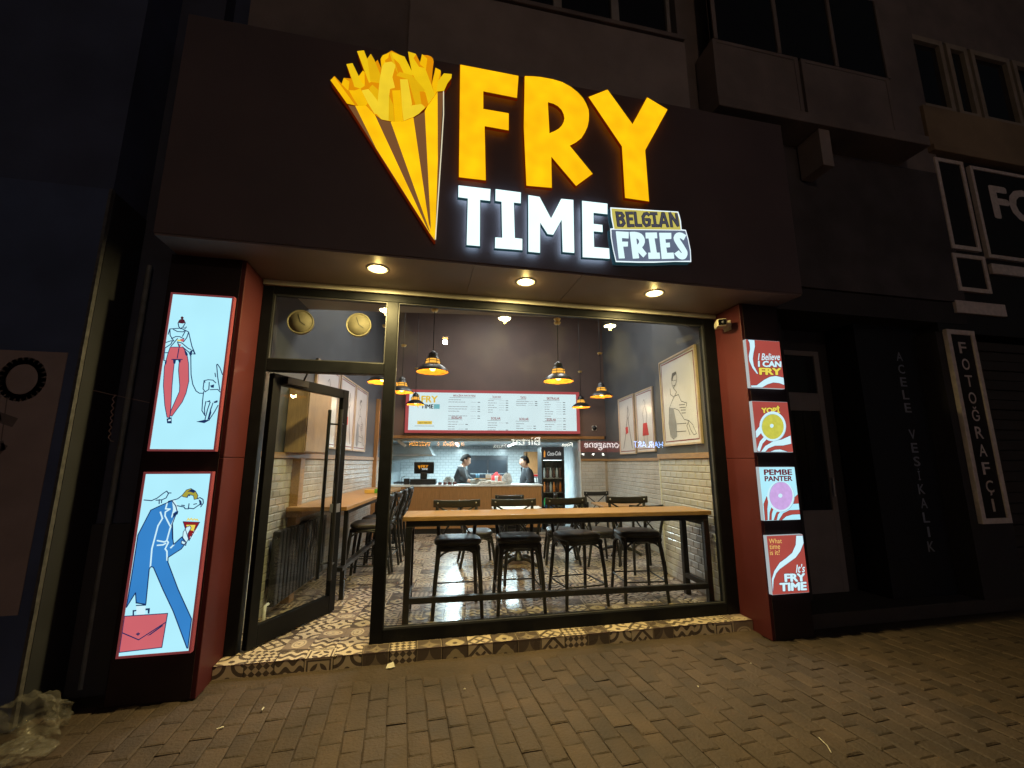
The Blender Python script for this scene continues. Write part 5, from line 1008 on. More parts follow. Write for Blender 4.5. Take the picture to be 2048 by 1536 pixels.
picture('framed drawing of a long legged figure with red bag on the far right wall', (UR2, 4.52, 1.65), -pi/2, .82, 1.09, 1)
picture('framed drawing of a figure in red, nearer of the two on the far right wall', (UR2, 3.62, 1.67), -pi/2, .74, 1.06, 2)
picture('framed drawing on the left wall, nearest the open door', (UL, 1.49, 1.68), pi/2, .92, 1.07, 2)
picture('middle framed drawing of the three on the left wall', (UL, 2.47, 1.68), pi/2, .82, 1.07, 1)
picture('framed drawing on the left wall, farthest from the door', (UL, 3.32, 1.68), pi/2, .80, 1.07, 0)
# wooden box over the radiator, radiator, socket, beam behind the door
t = rthing('wall_cabinet', 'square wooden cabinet high on the left wall behind the door', 'cabinet', UL, .80, 1.60)
MB().box(.005, .20, .0, .72, 0, .70).build('body', pm('oak_box', (.36, .24, .14), .5, 0, .15, 4, stretch=(14, 14, 1.5)), t, .005); MB().box(.2005, .212, .01, .71, .01, .69).build('cabinet_door', pm('oak_box_front', (.40, .27, .16), .5, 0, .15, 4, stretch=(14, 14, 1.5)), t, .004)
t = rthing('radiator', 'black ribbed radiator low on the left wall behind the door', 'radiator', UL, .62, .20)
for k in range(16): MB().box(.05, .12, k*.085, k*.085+.075, 0, .66).build('fin', BLACK, t, .012)
MB().tube([(.085, -.02, .05), (.085, 1.38, .05)], .016, 8).build('bottom_pipe', BLACK, t); MB().tube([(.085, -.02, .6), (.085, 1.38, .6)], .016, 8).build('top_pipe', BLACK, t)
MB().tube([(.085, -.04, .04), (.085, -.10, .04), (.085, -.10, -.09)], .014, 8).build('valve', WHITE, t)
t = rthing('pipe_casing', 'upright yellowish wooden casing on the left wall beside the radiator', 'casing', UL, 1.05, S0)
MB().box(.001, .09, 0, .12, .0, 1.44).build('board', WALLNUT, t, .004); MB().box(.001, .16, -.05, .5, .84, .90).build('shelf', WALLNUT, t, .004)
t = rthing('wall_socket', 'white wall socket on the near right wall by the window', 'socket', UR1, .60, .70)
MB().box(-.022, -.009, -.04, .04, 0, .08).build('plate', WHITE, t, .004); b = MB(); b.x = Matrix.Translation((-.0225, 0, .04)) @ Matrix.Rotation(-pi/2, 4, 'Y'); b.lathe([(0, 0), (.026, 0), (.028, .004)], 20); b.build('insert', pm('socket_grey', (.35, .35, .34), .5), t)
t = rthing('dome_camera', 'small dark dome camera high on the brown bulkhead right of the menu board', 'camera', 3.14, VB, 2.24)
b = MB(); b.x = Matrix.Rotation(pi/2, 4, 'X'); b.lathe([(.05, 0), (.05, .02), (.04, .035), (.0, .05)], 18); b.build('dome', BLACK, t); MB().box(-.05, .05, -.012, 0, -.05, .05).build('base', WHITE, t)

# ================================================================== FURNITURE
def arch(b, p0, p1, apex, r, n=12):
    pts = []
    for i in range(n+1):
        a = pi*i/n; c = (Vector(p0)+Vector(p1))/2; h = Vector(apex)-c
        pts.append(c+(Vector(p0)-c)*cos(a)+h*sin(a)*1.0)
    b.tube(pts, r, 6)
def seat_mesh(w, d, z, th):
    b = MB(); n = 28; prof = [(.90, -th), (.99, -th*.75), (1.0, -th*.35), (.97, -.006), (.88, .004), (.5, .009)]
    vs = []; fs = []
    for s_, dz in prof:
        for j in range(n):
            a = 2*pi*j/n; cx = abs(cos(a))**.55*(1 if cos(a) >= 0 else -1); sy = abs(sin(a))**.55*(1 if sin(a) >= 0 else -1)
            vs.append((cx*w/2*s_*(1-.05*sy), sy*d/2*s_, z+dz))
    k = len(prof)
    for i in range(k-1):
        for j in range(n): fs.append((i*n+j, i*n+(j+1) % n, (i+1)*n+(j+1) % n, (i+1)*n+j))
    fs.append(tuple((k-1)*n+j for j in range(n))); fs.append(tuple(n-1-j for j in range(n)))
    return b.add(vs, fs, 0, True)
def make_seat(name, cat, hs, hb, ring):
    """cross-back seat; front towards -y, origin on the floor under the seat centre"""
    t = thing(name, '', cat)
    W2 = .195; 
    seat_mesh(.45, .41, hs, .055).build('seat', CUSH, t)
    MB().tube([(-W2, -.175, hs-.075), (W2, -.175, hs-.075), (W2*.93, .175, hs-.075), (-W2*.93, .175, hs-.075)], .018, 8, closed=True, flat=1.4).build('seat_frame', BLACK, t)
    for sx in (-1, 1):
        MB().tube([(sx*W2*.92, -.17, hs-.06), (sx*(W2+.012), -.20, hs*.5), (sx*(W2+.03), -.225, 0)], [.021, .020, .017], 8).build('leg', BLACK, t)
        MB().tube([(sx*W2*.9, .17, hs-.06), (sx*(W2), .20, hs*.5), (sx*(W2+.02), .25, 0)], [.021, .020, .017], 8).build('leg', BLACK, t)
        MB().tube([(sx*W2*.9, .17, hs-.07), (sx*W2*.97, .205, hs+.1), (sx*(W2+.005), .235, (hs+hb)/2), (sx*(W2+.012), .262, hb-.02)], [.020, .019, .018, .016], 8).build('back_post', BLACK, t)
    b = MB(); n = 10; vs = []
    for i in range(n+1):
        q = -1+2*i/n; x = q*.245; y = .272-.035*(q*q)+.0; z = hb-.012*(1-q*q)
        vs += [(x, y-.011, z-.075), (x, y+.011, z-.075), (x, y+.011, z), (x, y-.011, z)]
    fs = []
    for i in range(n):
        a = i*4; c = a+4; fs += [(a, c, c+3, a+3), (a+3, c+3, c+2, a+2), (a+2, c+2, c+1, a+1), (a+1, c+1, c, a)]
    fs += [(0, 3, 2, 1), (n*4, n*4+1, n*4+2, n*4+3)]
    b.add(vs, fs, 0, True); b.build('top_rail', BLACK, t, .006)
    for sx in (-1, 1):
        b = MB(); b.x = Matrix.Translation((sx*.2, .225, hb-.035)) @ Matrix.Rotation(pi/2, 4, 'X'); b.lathe([(0, .006), (.007, .004), (.009, 0)], 10); b.build('bolt', STEEL, t)
        MB().tube([(sx*W2, .262, hb-.07), (sx*.04, .255, (hs+hb)/2+.01), (-sx*W2*.5, .225, hs+.06), (-sx*W2*.85, .18, hs-.05)], .013, 8, flat=.7).build('cross_bar', BLACK, t)
    zz = hs-.08; br = MB(); lo = hs-.20 if hs > .6 else hs-.19
    arch(br, (-W2-.005, -.19, lo), (W2+.005, -.19, lo), (0, -.178, zz), .0105); arch(br, (-W2, .19, lo), (W2, .19, lo), (0, .172, zz), .0105)
    for sx in (-1, 1): arch(br, (sx*(W2+.004), -.19, lo), (sx*(W2+.002), .19, lo), (sx*W2, 0, zz), .0105)
    br.build('bentwood_brace', BLACK, t)
    if ring:
        zr = ring; b = MB(); x1, y1 = W2+.018, .222; R_ = .05; pts = []
        for cx, cy_, a0 in ((x1-R_, -y1+R_, -pi/2), (x1-R_, y1-R_, 0), (-x1+R_, y1-R_, pi/2), (-x1+R_, -y1+R_, pi)):
            for k in range(5): a = a0+pi/2*k/4; pts.append((cx+R_*cos(a), cy_+R_*sin(a), zr))
        b.tube(pts, .008, 6, closed=True); b.build('foot_ring', STEEL if False else BLACK, t)
    return t
stool0 = make_seat('bar_stool', 'bar stool', .675, 1.015, .20); used = [False, False]
def put_seat(proto, idx, p, rz, label, group):
    t = proto if not used[idx] else copy_tree(proto)
    used[idx] = True; t.location = p; t.rotation_euler = (0, 0, rz); t['label'] = label; t['group'] = group; return t
g1 = 'black cross back bar stools'
for x, y, rz, lab in ((.395, .635, -.03, 'black bar stool at the window table, nearest the door'), (1.0, .63, -.05, 'second black bar stool from the door at the window table'), (1.635, .66, .10, 'third black bar stool from the door at the window table'), (2.33, .68, -.12, 'black bar stool at the window table, farthest from the door')):
    put_seat(stool0, 0, Vector((x, y, S0)), rz, lab, g1)
for i, v in enumerate((1.90, 2.45, 3.0, 3.55)):
    put_seat(stool0, 0, RW(-.80+.01*i, v, S0), -A-pi/2+(.06, -.03, .05, .0)[i], ('black bar stool at the left wall table, nearest the door', 'second black bar stool from the door at the left wall table', 'third black bar stool from the door at the left wall table', 'black bar stool at the left wall table, nearest the counter')[i], g1)
chair0 = make_seat('dining_chair', 'chair', .46, .86, 0); g2 = 'black cross back dining chairs'
CH = [(.55, 2.55, pi/2+.1, 'black cross back chair left of the white topped table'), (1.12, 3.42, .05, 'black cross back chair behind the white topped table, before the counter'), (1.05, 1.72, pi+.06, 'black cross back chair in front of the white topped table'),
      (1.75, 2.6, -pi/2-.1, 'black cross back chair right of the white topped table'), (2.28, 2.5, pi/2+.12, 'black cross back chair left of the wooden table by the right wall'), (2.85, 4.15, .1, 'black cross back chair behind the wooden table by the right wall'), (2.72, 2.02, pi+.05, 'black cross back chair in front of the wooden table by the right wall'), (2.2, 3.9, pi/2-.2, 'black cross back chair near the drinks fridge')]
for u, v, rz, lab in CH: put_seat(chair0, 1, RW(u, v, S0), -A+rz, lab, g2)
# window bar table
pA, pB = Vector((-.13, .345)), Vector((2.93, .205)); dv = pB-pA; LT_ = dv.length
t = thing('bar_table', 'long high wooden table on a black frame behind the window', 'table', (pA.x, pA.y, S0), math.atan2(dv.y, dv.x))
MB().box(0, LT_, 0, .50, .872, .912).build('tabletop', WOOD, t, .004)
for x in (.03, LT_-.085):
    for y in (.015, .43): MB().box(x, x+.055, y, y+.055, 0, .82).build('leg', BLACK, t, .003)
    MB().box(x+.001, x+.054, .07, .43, .17, .22).build('cross_rail', BLACK, t, .003); MB().box(x+.001, x+.054, .07, .43, .82-.05, .82).build('apron', BLACK, t, .003)
for y in (.016,): MB().box(.085, LT_-.085, y, y+.05, .165, .215).build('foot_rail', BLACK, t, .003)
for y in (.016, .431): MB().box(.03, LT_-.03, y, y+.053, .821, .871).build('apron', BLACK, t, .003)
# left wall table
t = rthing('wall_table', 'long high wooden table along the left wall', 'table', UL+.03, .92, S0)
MB().box(0, .60, 0, 3.55, .91, .95).build('tabletop', WOOD, t, .004)
for y in (.2, 1.75, 3.3): MB().box(.52, .565, y, y+.045, 0, .909).build('leg', BLACK, t, .003)
MB().box(.51, .57, .1, 3.5, .30, .34).build('foot_rail', BLACK, t, .003); MB().box(.525, .565, .25, 3.3, .86, .909).build('apron', BLACK, t, .003)
t = rthing('condiment_box', 'small yellow box with green top on the left wall table', 'box', -1.02, 2.95, 1.052)
MB().box(-.09, .05, -.05, .05, 0, .05).build('body', pm('yellow_card', (.75, .50, .12), .5), t, .004); MB().box(.051, .10, -.045, .045, 0, .06).build('packet', pm('green_card', (.12, .42, .05), .5), t, .006)
# pedestal tables
def ped(u, v, rz, topm, label):
    t = rthing('pedestal_table', label, 'table', u, v, S0, rz, 'cast iron pedestal tables')
    MB().box(-.36, .36, -.36, .36, .715, .745).build('tabletop', topm, t, .006)
    MB().tube([(0, 0, .08), (0, 0, .715)], .035, 12).build('column', BLACK, t); MB().lathe([(.09, .05), (.085, .08), (.05, .11), (.038, .16)], 18).build('hub', BLACK, t)
    for k in range(4):
        a = k*pi/2+pi/4; b = MB(); b.tube([(.05*cos(a), .05*sin(a), .085), (.18*cos(a), .18*sin(a), .075), (.30*cos(a), .30*sin(a), .03), (.33*cos(a), .33*sin(a), .012)], [.03, .026, .022, .02], 8); b.build('foot', BLACK, t)
    MB().box(-.15, .15, -.15, .15, .705, .714).build('top_plate', BLACK, t)
ped(1.13, 2.55, 0, WHITE, 'small pedestal table with white top in the middle of the room'); ped(2.82, 3.10, 0, WOOD, 'small pedestal table with wooden top by the right wall')

# ================================================================== COUNTER, MENU, KITCHEN
t = rthing('service_counter', 'wood panelled service counter with white top under the menu board', 'counter', -1.2, 5.22, S0)
for k in range(3): MB().box(.003+k*1.04, 1.037+k*1.04, 0, .03, .10, .915).build('front_panel', WOODV, t, .003)
MB().box(0, 3.12, .03, .55, .10, .91).build('carcass', WOODV, t); MB().box(.02, 3.10, .03, .5, 0, .10).build('plinth', BLACK, t)
MB().box(-.02, 3.14, -.012, .60, .915, .948).build('worktop', pm('white_stone', (.74, .76, .76), .25), t, .004)
# menu board
m0 = rthing('menu_board', 'wide lit menu board with red frame above the counter', 'menu board', -.935, VB, 2.11)
MW, MH, ME = 3.735, .912, .07
MENU = em('menu_white', lin((226, 246, 252)), 1.05, .03, 2); MINK = em('menu_ink', lin((70, 62, 72)), 1.0); MRED = em('menu_red', lin((150, 60, 66)), 1.0); MYEL = em('menu_yellow', lin((245, 205, 70)), 1.0); MGRY = em('menu_grey', lin((140, 140, 150)), 1.0); MBLK = em('menu_black', lin((30, 30, 34)), 1.0); MRF = em('menu_frame_glow', lin((205, 82, 86)), .75)
MB().box(0, MW, -.07, -.001, 0, MH).build('box', FRED, m0)
MB().box(0, ME, -.09, -.0705, 0, MH).box(MW-ME, MW, -.09, -.0705, 0, MH).box(ME, MW-ME, -.09, -.0705, 0, ME*.8).box(ME, MW-ME, -.09, -.0705, MH-ME*.8, MH).build('frame', MRF, m0, .005)
MB().box(ME, MW-ME, -.078, -.0705, ME*.8, MH-ME*.8).build('lit_panel', MENU, m0)
b = MB(); y = -.0785
def mt(s_, px0, px1, py0, py1, mi, bold=.02):
    # menu print laid out on the board's own width and height (0..1)
    put_text(b, s_, (px0*MW, py0*MH), (px1*MW, py0*MH), (px0*MW, py1*MH), y, mi, bold)
mt('FRY', .085, .178, .70, .86, 2, .03); mt('TIME', .085, .155, .56, .66, 5, .03); b.flat([(.157*MW, .555*MH), (.190*MW, .555*MH), (.190*MW, .665*MH), (.157*MW, .665*MH)], y, 1)
b.flat([(.040*MW, .88*MH), (.075*MW, .88*MH), (.070*MW, .56*MH)], y, 2)
b.flat([(.068*MW, .195*MH), (.150*MW, .195*MH), (.150*MW, .27*MH), (.068*MW, .27*MH)], y, 2); y -= .0004; mt('SELF SERVİS', .077, .142, .212, .252, 0, .01)
b.stroke([(.055*MW, .155*MH), (.162*MW, .155*MH)], .010, y, 3)
for s_, a, c, z in (('BELÇİKA PATATESİ', .265, .392, .86), ('İÇECEK', .490, .540, .84), ('TATLI', .652, .685, .83), ('EKSTRALAR', .808, .882, .82), ('SOSLAR', .258, .318, .34), ('SOSLAR', .482, .537, .33), ('SOSLAR', .645, .700, .32), ('SOSLAR', .805, .860, .31)):
    mt(s_, a, c, z-.015, z+.045, 4, .02); b.stroke([((a-.02)*MW, (z-.035)*MH), (c*MW, (z-.035)*MH)], .006, y, 0)
rm = random.Random(4)
def rows(x0, x1, ztop, n, dz, wmax, skip=()):
    for i in range(n):
        z = ztop-i*dz
        if i in skip: continue
        l = rm.uniform(.5, 1.0)*wmax; x = x0
        while x < x0+l-.004:
            e = min(x0+l, x+rm.uniform(.008, .02)); b.stroke([(x*MW, z*MH), (e*MW, z*MH)], .011, y, 3); x = e+.004
        if rm.random() < .8: b.stroke([((x1-.052)*MW, z*MH), ((x1-.022)*MW, z*MH)], .004, y, 3); b.stroke([((x1-.012)*MW, z*MH), (x1*MW, z*MH)], .013, y, 0)
rows(.240, .418, .775, 9, .054, .11, (2, 6)); rows(.465, .580, .765, 6, .055, .05); rows(.628, .750, .755, 3, .045, .09); rows(.795, .915, .74, 9, .055, .05)
rows(.240, .350, .255, 4, .055, .06); rows(.465, .580, .24, 4, .055, .055); rows(.628, .740, .225, 4, .055, .05); rows(.795, .915, .215, 4, .055, .06)
b.build('menu_print', [MINK, em('menu_teal', lin((120, 190, 200)), 1.0), MYEL, MGRY, MRED, MBLK], m0)
# drinks fridge
t = rthing('drinks_fridge', 'tall black drinks fridge with glass door right of the counter', 'fridge', 1.985, 5.60, S0)
FW, FH, FD = .50, 1.73, .55
MB().box(0, .025, 0, FD, 0, FH).box(FW-.025, FW, 0, FD, 0, FH).box(.025, FW-.025, FD-.02, FD, 0, FH).box(.025, FW-.025, 0, FD-.02, 0, .16).box(.025, FW-.025, .02, FD-.02, FH-.28, FH).build('cabinet', BLACK, t, .004)
MB().box(.0, FW, -.02, -.001, FH-.27, FH).build('header', em('fridge_header', (.010, .012, .016), 1.0), t)
b = MB(); put_text(b, 'Coca-Cola', (.13, FH-.19), (.43, FH-.18), (.13, FH-.10), -.0215, 0, .012, .25); b.flat([(.05, FH-.22), (.08, FH-.22), (.085, FH-.12), (.07, FH-.07), (.05, FH-.12)], -.0215, 1); b.build('logo', [em('logo_white', (.75, .75, .75), 1.0), em('logo_orange', (.9, .35, .05), 1.0)], t)
MB().box(0, .035, -.03, -.001, .1, FH-.28).box(FW-.035, FW, -.03, -.001, .1, FH-.28).box(.035, FW-.035, -.03, -.001, .1, .16).build('door_frame', BLACK, t)
MB().box(.035, FW-.035, -.018, -.012, .16, FH-.28).build('door_pane', GLASS2, t)
for z in (.20, .46, .75, 1.05): MB().box(.03, FW-.03, .02, FD-.03, z, z+.012).build('shelf', STEEL, t)
MB().box(.0255, .034, .03, .05, .2, FH-.3).build('light_strip', em('fridge_light', (.8, .95, 1.0), 5), t); MB().box(.05, FW-.05, .03, .06, FH-.292, FH-.2815).build('light_strip', MATS['fridge_light'], t)
DC = [('green', (.03, .40, .10)), ('orange', (.70, .22, .04)), ('silver', (.45, .5, .52)), ('teal', (.03, .33, .36)), ('cola', (.08, .03, .025)), ('yellow', (.55, .55, .05))]
shelf_c = {.212: (0, 3, 0, 3, 3, 0), .472: (0, 5, 0, 2, 0, 3), .762: (1, 4, 2, 1, 4, 1), 1.062: (2, 4, 2, 4, 2, 4)}
nm = {.212: 'bottom', .472: 'second lowest', .762: 'third', 1.062: 'top'}
for z, cs in shelf_c.items():
    hgt = .17 if z < .7 else .22
    for i, ci in enumerate(cs):
        p = RW(1.985+.075+i*.07, 5.60+.09, S0+z)
        o = MB().lathe([(0, 0), (.026, 0), (.028, .02), (.028, hgt*.62), (.012, hgt*.86), (.012, hgt), (0, hgt)], 12).build('drink_bottle', pm('bottle_'+DC[ci][0], DC[ci][1], .2), None, 0, p)
        tag(o, '%s drink bottle, %s from the left on the %s shelf of the drinks fridge' % (DC[ci][0], ('first', 'second', 'third', 'fourth', 'fifth', 'sixth')[i], nm[z]), 'bottle', 'bottles in the drinks fridge')
t = rthing('waste_bin', 'small blue bin at the foot of the drinks fridge', 'bin', 2.10, 5.32, S0)
MB().lathe([(.08, 0), (.105, .30), (.11, .31), (.10, .30), (.08, .02), (0, .02)], 20, (0, 0, .22)).build('bucket', pm('blue_plastic', (.03, .12, .30), .4), t); MB().lathe([(.09, 0), (.09, .22), (0, .22)], 16).build('stand', BLACK, t)
# till
t = rthing('till_terminal', 'black till screen with the shop logo on the counter', 'till', -.52, 5.50, 1.05)
MB().box(-.26, .26, -.14, .16, 0, .11).build('base', BLACK, t, .01)
MB().box(-.07, .07, -.03, .05, .11, .24).build('neck', BLACK, t, .01)
b = MB(); b.x = Matrix.Translation((0, 0, .34)) @ Matrix.Rotation(radians(8), 4, 'X'); b.box(-.205, .205, -.03, .03, -.12, .12); b.build('screen_back', pm('till_black', (.012, .012, .014), .3), t, .012)
b = MB(); b.x = Matrix.Translation((0, 0, .34)) @ Matrix.Rotation(radians(8), 4, 'X'); put_text(b, 'FRY', (-.06, .0), (.09, .0), (-.06, .06), -.0325, 0, .03); put_text(b, 'TIME', (-.05, -.04), (.08, -.04), (-.05, -.008), -.0325, 1, .03); b.flat([(-.13, .05), (-.07, .05), (-.09, -.03)], -.0325, 0); b.build('logo', [em('till_yellow', lin((235, 150, 30)), 1.0), em('till_white', lin((225, 230, 235)), 1.0)], t)
MB().box(-.40, -.29, -.05, .1, .0, .12).build('printer', BLACK, t, .01); MB().tube([(-.45, 0, 0), (-.45, 0, .14), (-.38, 0, .17)], .006, 6).build('holder_rod', BLACK, t)
# things on the counter
def rbox(name, label, cat, u, v, z, w, d, h, m, rz=0, bev=.004): return tag(MB().box(-w/2, w/2, -d/2, d/2, 0, h).build(name, m, None, bev, RW(u, v, z), -A+rz), label, cat)
CT = 1.05
o = crumple('paper_bag_pile', PAPER, 'crumpled white paper wrap lying on the middle of the counter', 'paper', RW(.88, 5.36, CT), (.24, .12, .06), 33)
o = crumple('plastic_bag', pm('white_bag', (.70, .74, .76), .3, 0, .1, 8), 'crumpled white plastic bag on the counter in front of the right man', 'bag', RW(1.22, 5.42, CT), (.12, .09, .16), 37)
o = crumple('plastic_bag', pm('grey_bag', (.45, .5, .5), .3, 0, .2, 8), 'small clear plastic bag on the counter right of the till', 'bag', RW(.0, 5.55, CT), (.12, .09, .12), 41)
for i, (u, w_) in enumerate(((.70, .12), (1.05, .13))):
    crumple('paper_wrap', PAPER, ('left' if i == 0 else 'right')+' small crumpled paper wrap on the counter beside the big one', 'paper', RW(u, 5.32, CT), (w_, .08, .05), 61+i)
rbox('bread_tray', 'grey plastic tray on the counter between the two men', 'tray', .62, 5.6, CT, .34, .25, .09, pm('grey_tray', (.36, .38, .36), .5))
rbox('white_card', 'upright white price card on the counter', 'card', .83, 5.5, CT, .12, .03, .20, WHITE)
rbox('wood_board', 'thin wooden board across the tray on the counter', 'board', .70, 5.48, CT+.1, .36, .12, .02, WOOD, .1)
for i, (u, c_, lab) in enumerate(((.60, (.10, .35, .65), 'blue cup on the counter in front of the left man'), (1.0, (.75, .77, .78), 'white cup on the counter beside the price card'), (1.08, (.55, .2, .1), 'orange cup on the counter beside the white cup'))):
    o = MB().lathe([(0, 0), (.03, 0), (.04, .12), (.037, .12), (.028, .01)], 16).build('paper_cup', pm('cup_%d' % i, c_, .5), None, 0, RW(u, 5.52, CT+.09 if i == 0 else CT+.05)); tag(o, lab, 'cup')
for i in range(4): tag(MB().lathe([(0, 0), (.035, 0), (.04, .05), (.0, .055)], 14).build('sauce_pot', pm('pot_dark', (.10, .03, .025), .4), None, 0, RW(-.17+i*.1, 5.34, CT)), ('first', 'second', 'third', 'fourth')[i]+' small dark sauce pot from the till on the counter', 'pot', 'sauce pots on the counter')
# kitchen fittings
t = rthing('kitchen_fridge', 'dark glass fronted fridge against the kitchen back wall', 'fridge', .37, 7.65, S0)
MB().box(0, 1.06, 0, .6, 0, 1.58).build('cabinet', pm('fridge_dark', (.018, .020, .024), .3), t, .008)
for x in (.05, .555): MB().box(x, x+.455, -.012, -.001, .12, 1.46).build('door_pane', pm('fridge_glass', (.018, .022, .028), .35, spec=.2), t); 
for z in (.45, .8, 1.1): MB().box(.07, .99, -.016, -.0125, z, z+.012).build('shelf_edge', pm('fridge_shelf', (.3, .34, .36), .4), t)
MB().tube([(.53, -.03, .5), (.53, -.03, 1.2)], .01, 6).build('handle', STEEL, t)
t = rthing('exhaust_hood', 'steel exhaust hood at the left end of the kitchen', 'hood', UL+.03, 6.4, 1.52)
b = MB(); b.add([(0, 0, .0), (1.0, 0, .14), (1.0, .9, .14), (0, .9, .0), (0, 0, .42), (.85, 0, .42), (.85, .9, .42), (0, .9, .42)], [(0, 3, 2, 1), (4, 5, 6, 7), (0, 1, 5, 4), (1, 2, 6, 5), (2, 3, 7, 6), (3, 0, 4, 7)]); b.build('canopy', pm('hood_steel', (.30, .33, .34), .35, .2, .1), t, .004); MB().box(.02, 1.0, -.01, .0, .13, .155).build('lip', STEEL, t)
t = rthing('fryer_range', 'steel frying range under the exhaust hood', 'range', UL+.05, 6.4, S0); MB().box(0, .9, 0, .85, 0, .86).build('body', STEEL, t, .006); MB().box(.1, .8, .1, .7, .861, .95).build('basket', BLACK, t)
t = rthing('wall_shelf', 'open wooden shelf unit on the kitchen wall behind the right man', 'shelf', 1.90, 7.7, 1.20)
MB().box(0, .02, 0, .4, 0, .58).box(.33, .36, 0, .4, 0, .58).box(.02, .33, .37, .4, 0, .58).box(.02, .33, 0, .37, .56, .58).box(.02, .33, 0, .37, 0, .02).box(.02, .33, 0, .37, .28, .30).build('carcass', WOODV, t); MB().box(.06, .36, -.015, -.001, 0, .58).build('cabinet_door', WOODV, t)
t = rthing('red_shelf', 'red shelf with card boxes below the wooden shelf unit', 'shelf', 1.92, 7.2, .98); MB().box(0, .42, 0, .4, .17, .21).build('board', RED, t); MB().box(0, .42, 0, .4, 0, .02).build('board', BLACK, t)
for i in range(2): rbox('card_box', ('left' if i == 0 else 'right')+' card box on the red shelf in the kitchen', 'box', 2.03+i*.19, 7.3, 1.0, .16, .2, .10, PAPER)
t = rthing('red_jacket', 'red jacket hung over a chair in front of the kitchen fridge', 'jacket', 1.08, 7.1, S0)
crumple('cloth', RED, None, None, (0, 0, .78), (.20, .12, .26), 52).parent = t; MB().box(-.18, .18, -.05, .05, 0, .75).build('chair_back', BLACK, t)
t = rthing('spot_camera', 'small white camera under the bulkhead at the left end of the counter', 'camera', -1.02, VB+.2, 1.90); b = MB(); b.x = Matrix.Rotation(radians(35), 4, 'Y'); b.box(-.1, .1, -.035, .035, -.03, .03); b.build('housing', WHITE, t, .008); MB().tube([(-.05, 0, .02), (-.05, 0, .06)], .012, 6).build('bracket', WHITE, t)

# ================================================================== THE TWO MEN BEHIND THE COUNTER
SKIN = pm('skin', (.50, .29, .20), .55, 0, .08, 20); HAIR = pm('black_hair', (.010, .008, .007), .85, 0, .3, 60, .6, 120, spec=.15)
JACK = pm('black_jacket', (.009, .0095, .012), .6, 0, .25, 12, .4, 30); JACK2 = pm('navy_jacket', (.010, .0115, .017), .7, 0, .25, 12, .4, 30); TRO = pm('dark_trousers', (.02, .02, .024), .8)
def skin_mesh(nodes, edges, sub=2):
    me = bpy.data.meshes.new('sk'); ids = {k: i for i, k in enumerate(nodes)}
    me.from_pydata([v[0] for v in nodes.values()], [(ids[a], ids[b]) for a, b in edges], [])
    o = bpy.data.objects.new('sk', me); COL.objects.link(o); md = o.modifiers.new('s', 'SKIN'); md.use_smooth_shade = True
    for i, (p, r) in enumerate(nodes.values()):
        r = r if isinstance(r, tuple) else (r, r); me.skin_vertices[0].data[i].radius = r
    me.skin_vertices[0].data[0].use_root = True
    ss = o.modifiers.new('u', 'SUBSURF'); ss.levels = sub; ss.render_levels = sub
    dg = bpy.context.evaluated_depsgraph_get(); dg.update(); out = bpy.data.meshes.new_from_object(o.evaluated_get(dg))
    bpy.data.objects.remove(o); bpy.data.meshes.remove(me)
    for p in out.polygons: p.use_smooth = True
    return out
def head_into(bm, c, yaw, pitch, s):
    """sculpted head: skull, jaw, nose, ears, brow; face towards local +x before yaw"""
    M = Matrix.Translation(c) @ Matrix.Rotation(yaw, 4, 'Z') @ Matrix.Rotation(pitch, 4, 'Y'); b2 = bmesh.new()
    bmesh.ops.create_uvsphere(b2, u_segments=28, v_segments=22, radius=1.0)
    for v in b2.verts:
        x, y, z = v.co; r_ = Vector((x*.095, y*.074, z*.115))
        if z < 0: r_.y *= 1+.30*z; r_.x = r_.x*(1+.16*z)+.012*(-z)
        if x < 0 and z < -.2: r_.x *= .78
        if x > .75 and abs(y) < .3:                      # nose, lips, chin
            r_.x += .020*max(0, 1-abs(y)/.22)*max(0, 1-abs(z+.12)/.22); r_.x += .007*max(0, 1-abs(z+.48)/.1); r_.x += .008*max(0, 1-abs(z+.75)/.15)
        if x > .55 and abs(abs(y)-.36) < .2 and abs(z-.08) < .12: r_.x -= .010   # eye sockets
        if abs(x+.05) < .2 and abs(y) > .85 and abs(z+.02) < .28: r_.y += .014*(1 if y > 0 else -1)  # ears
        v.co = r_*s
    bmesh.ops.transform(b2, matrix=M, verts=b2.verts)
    t_ = bpy.data.meshes.new('h'); b2.to_mesh(t_); b2.free(); bm.from_mesh(t_); bpy.data.meshes.remove(t_); return M
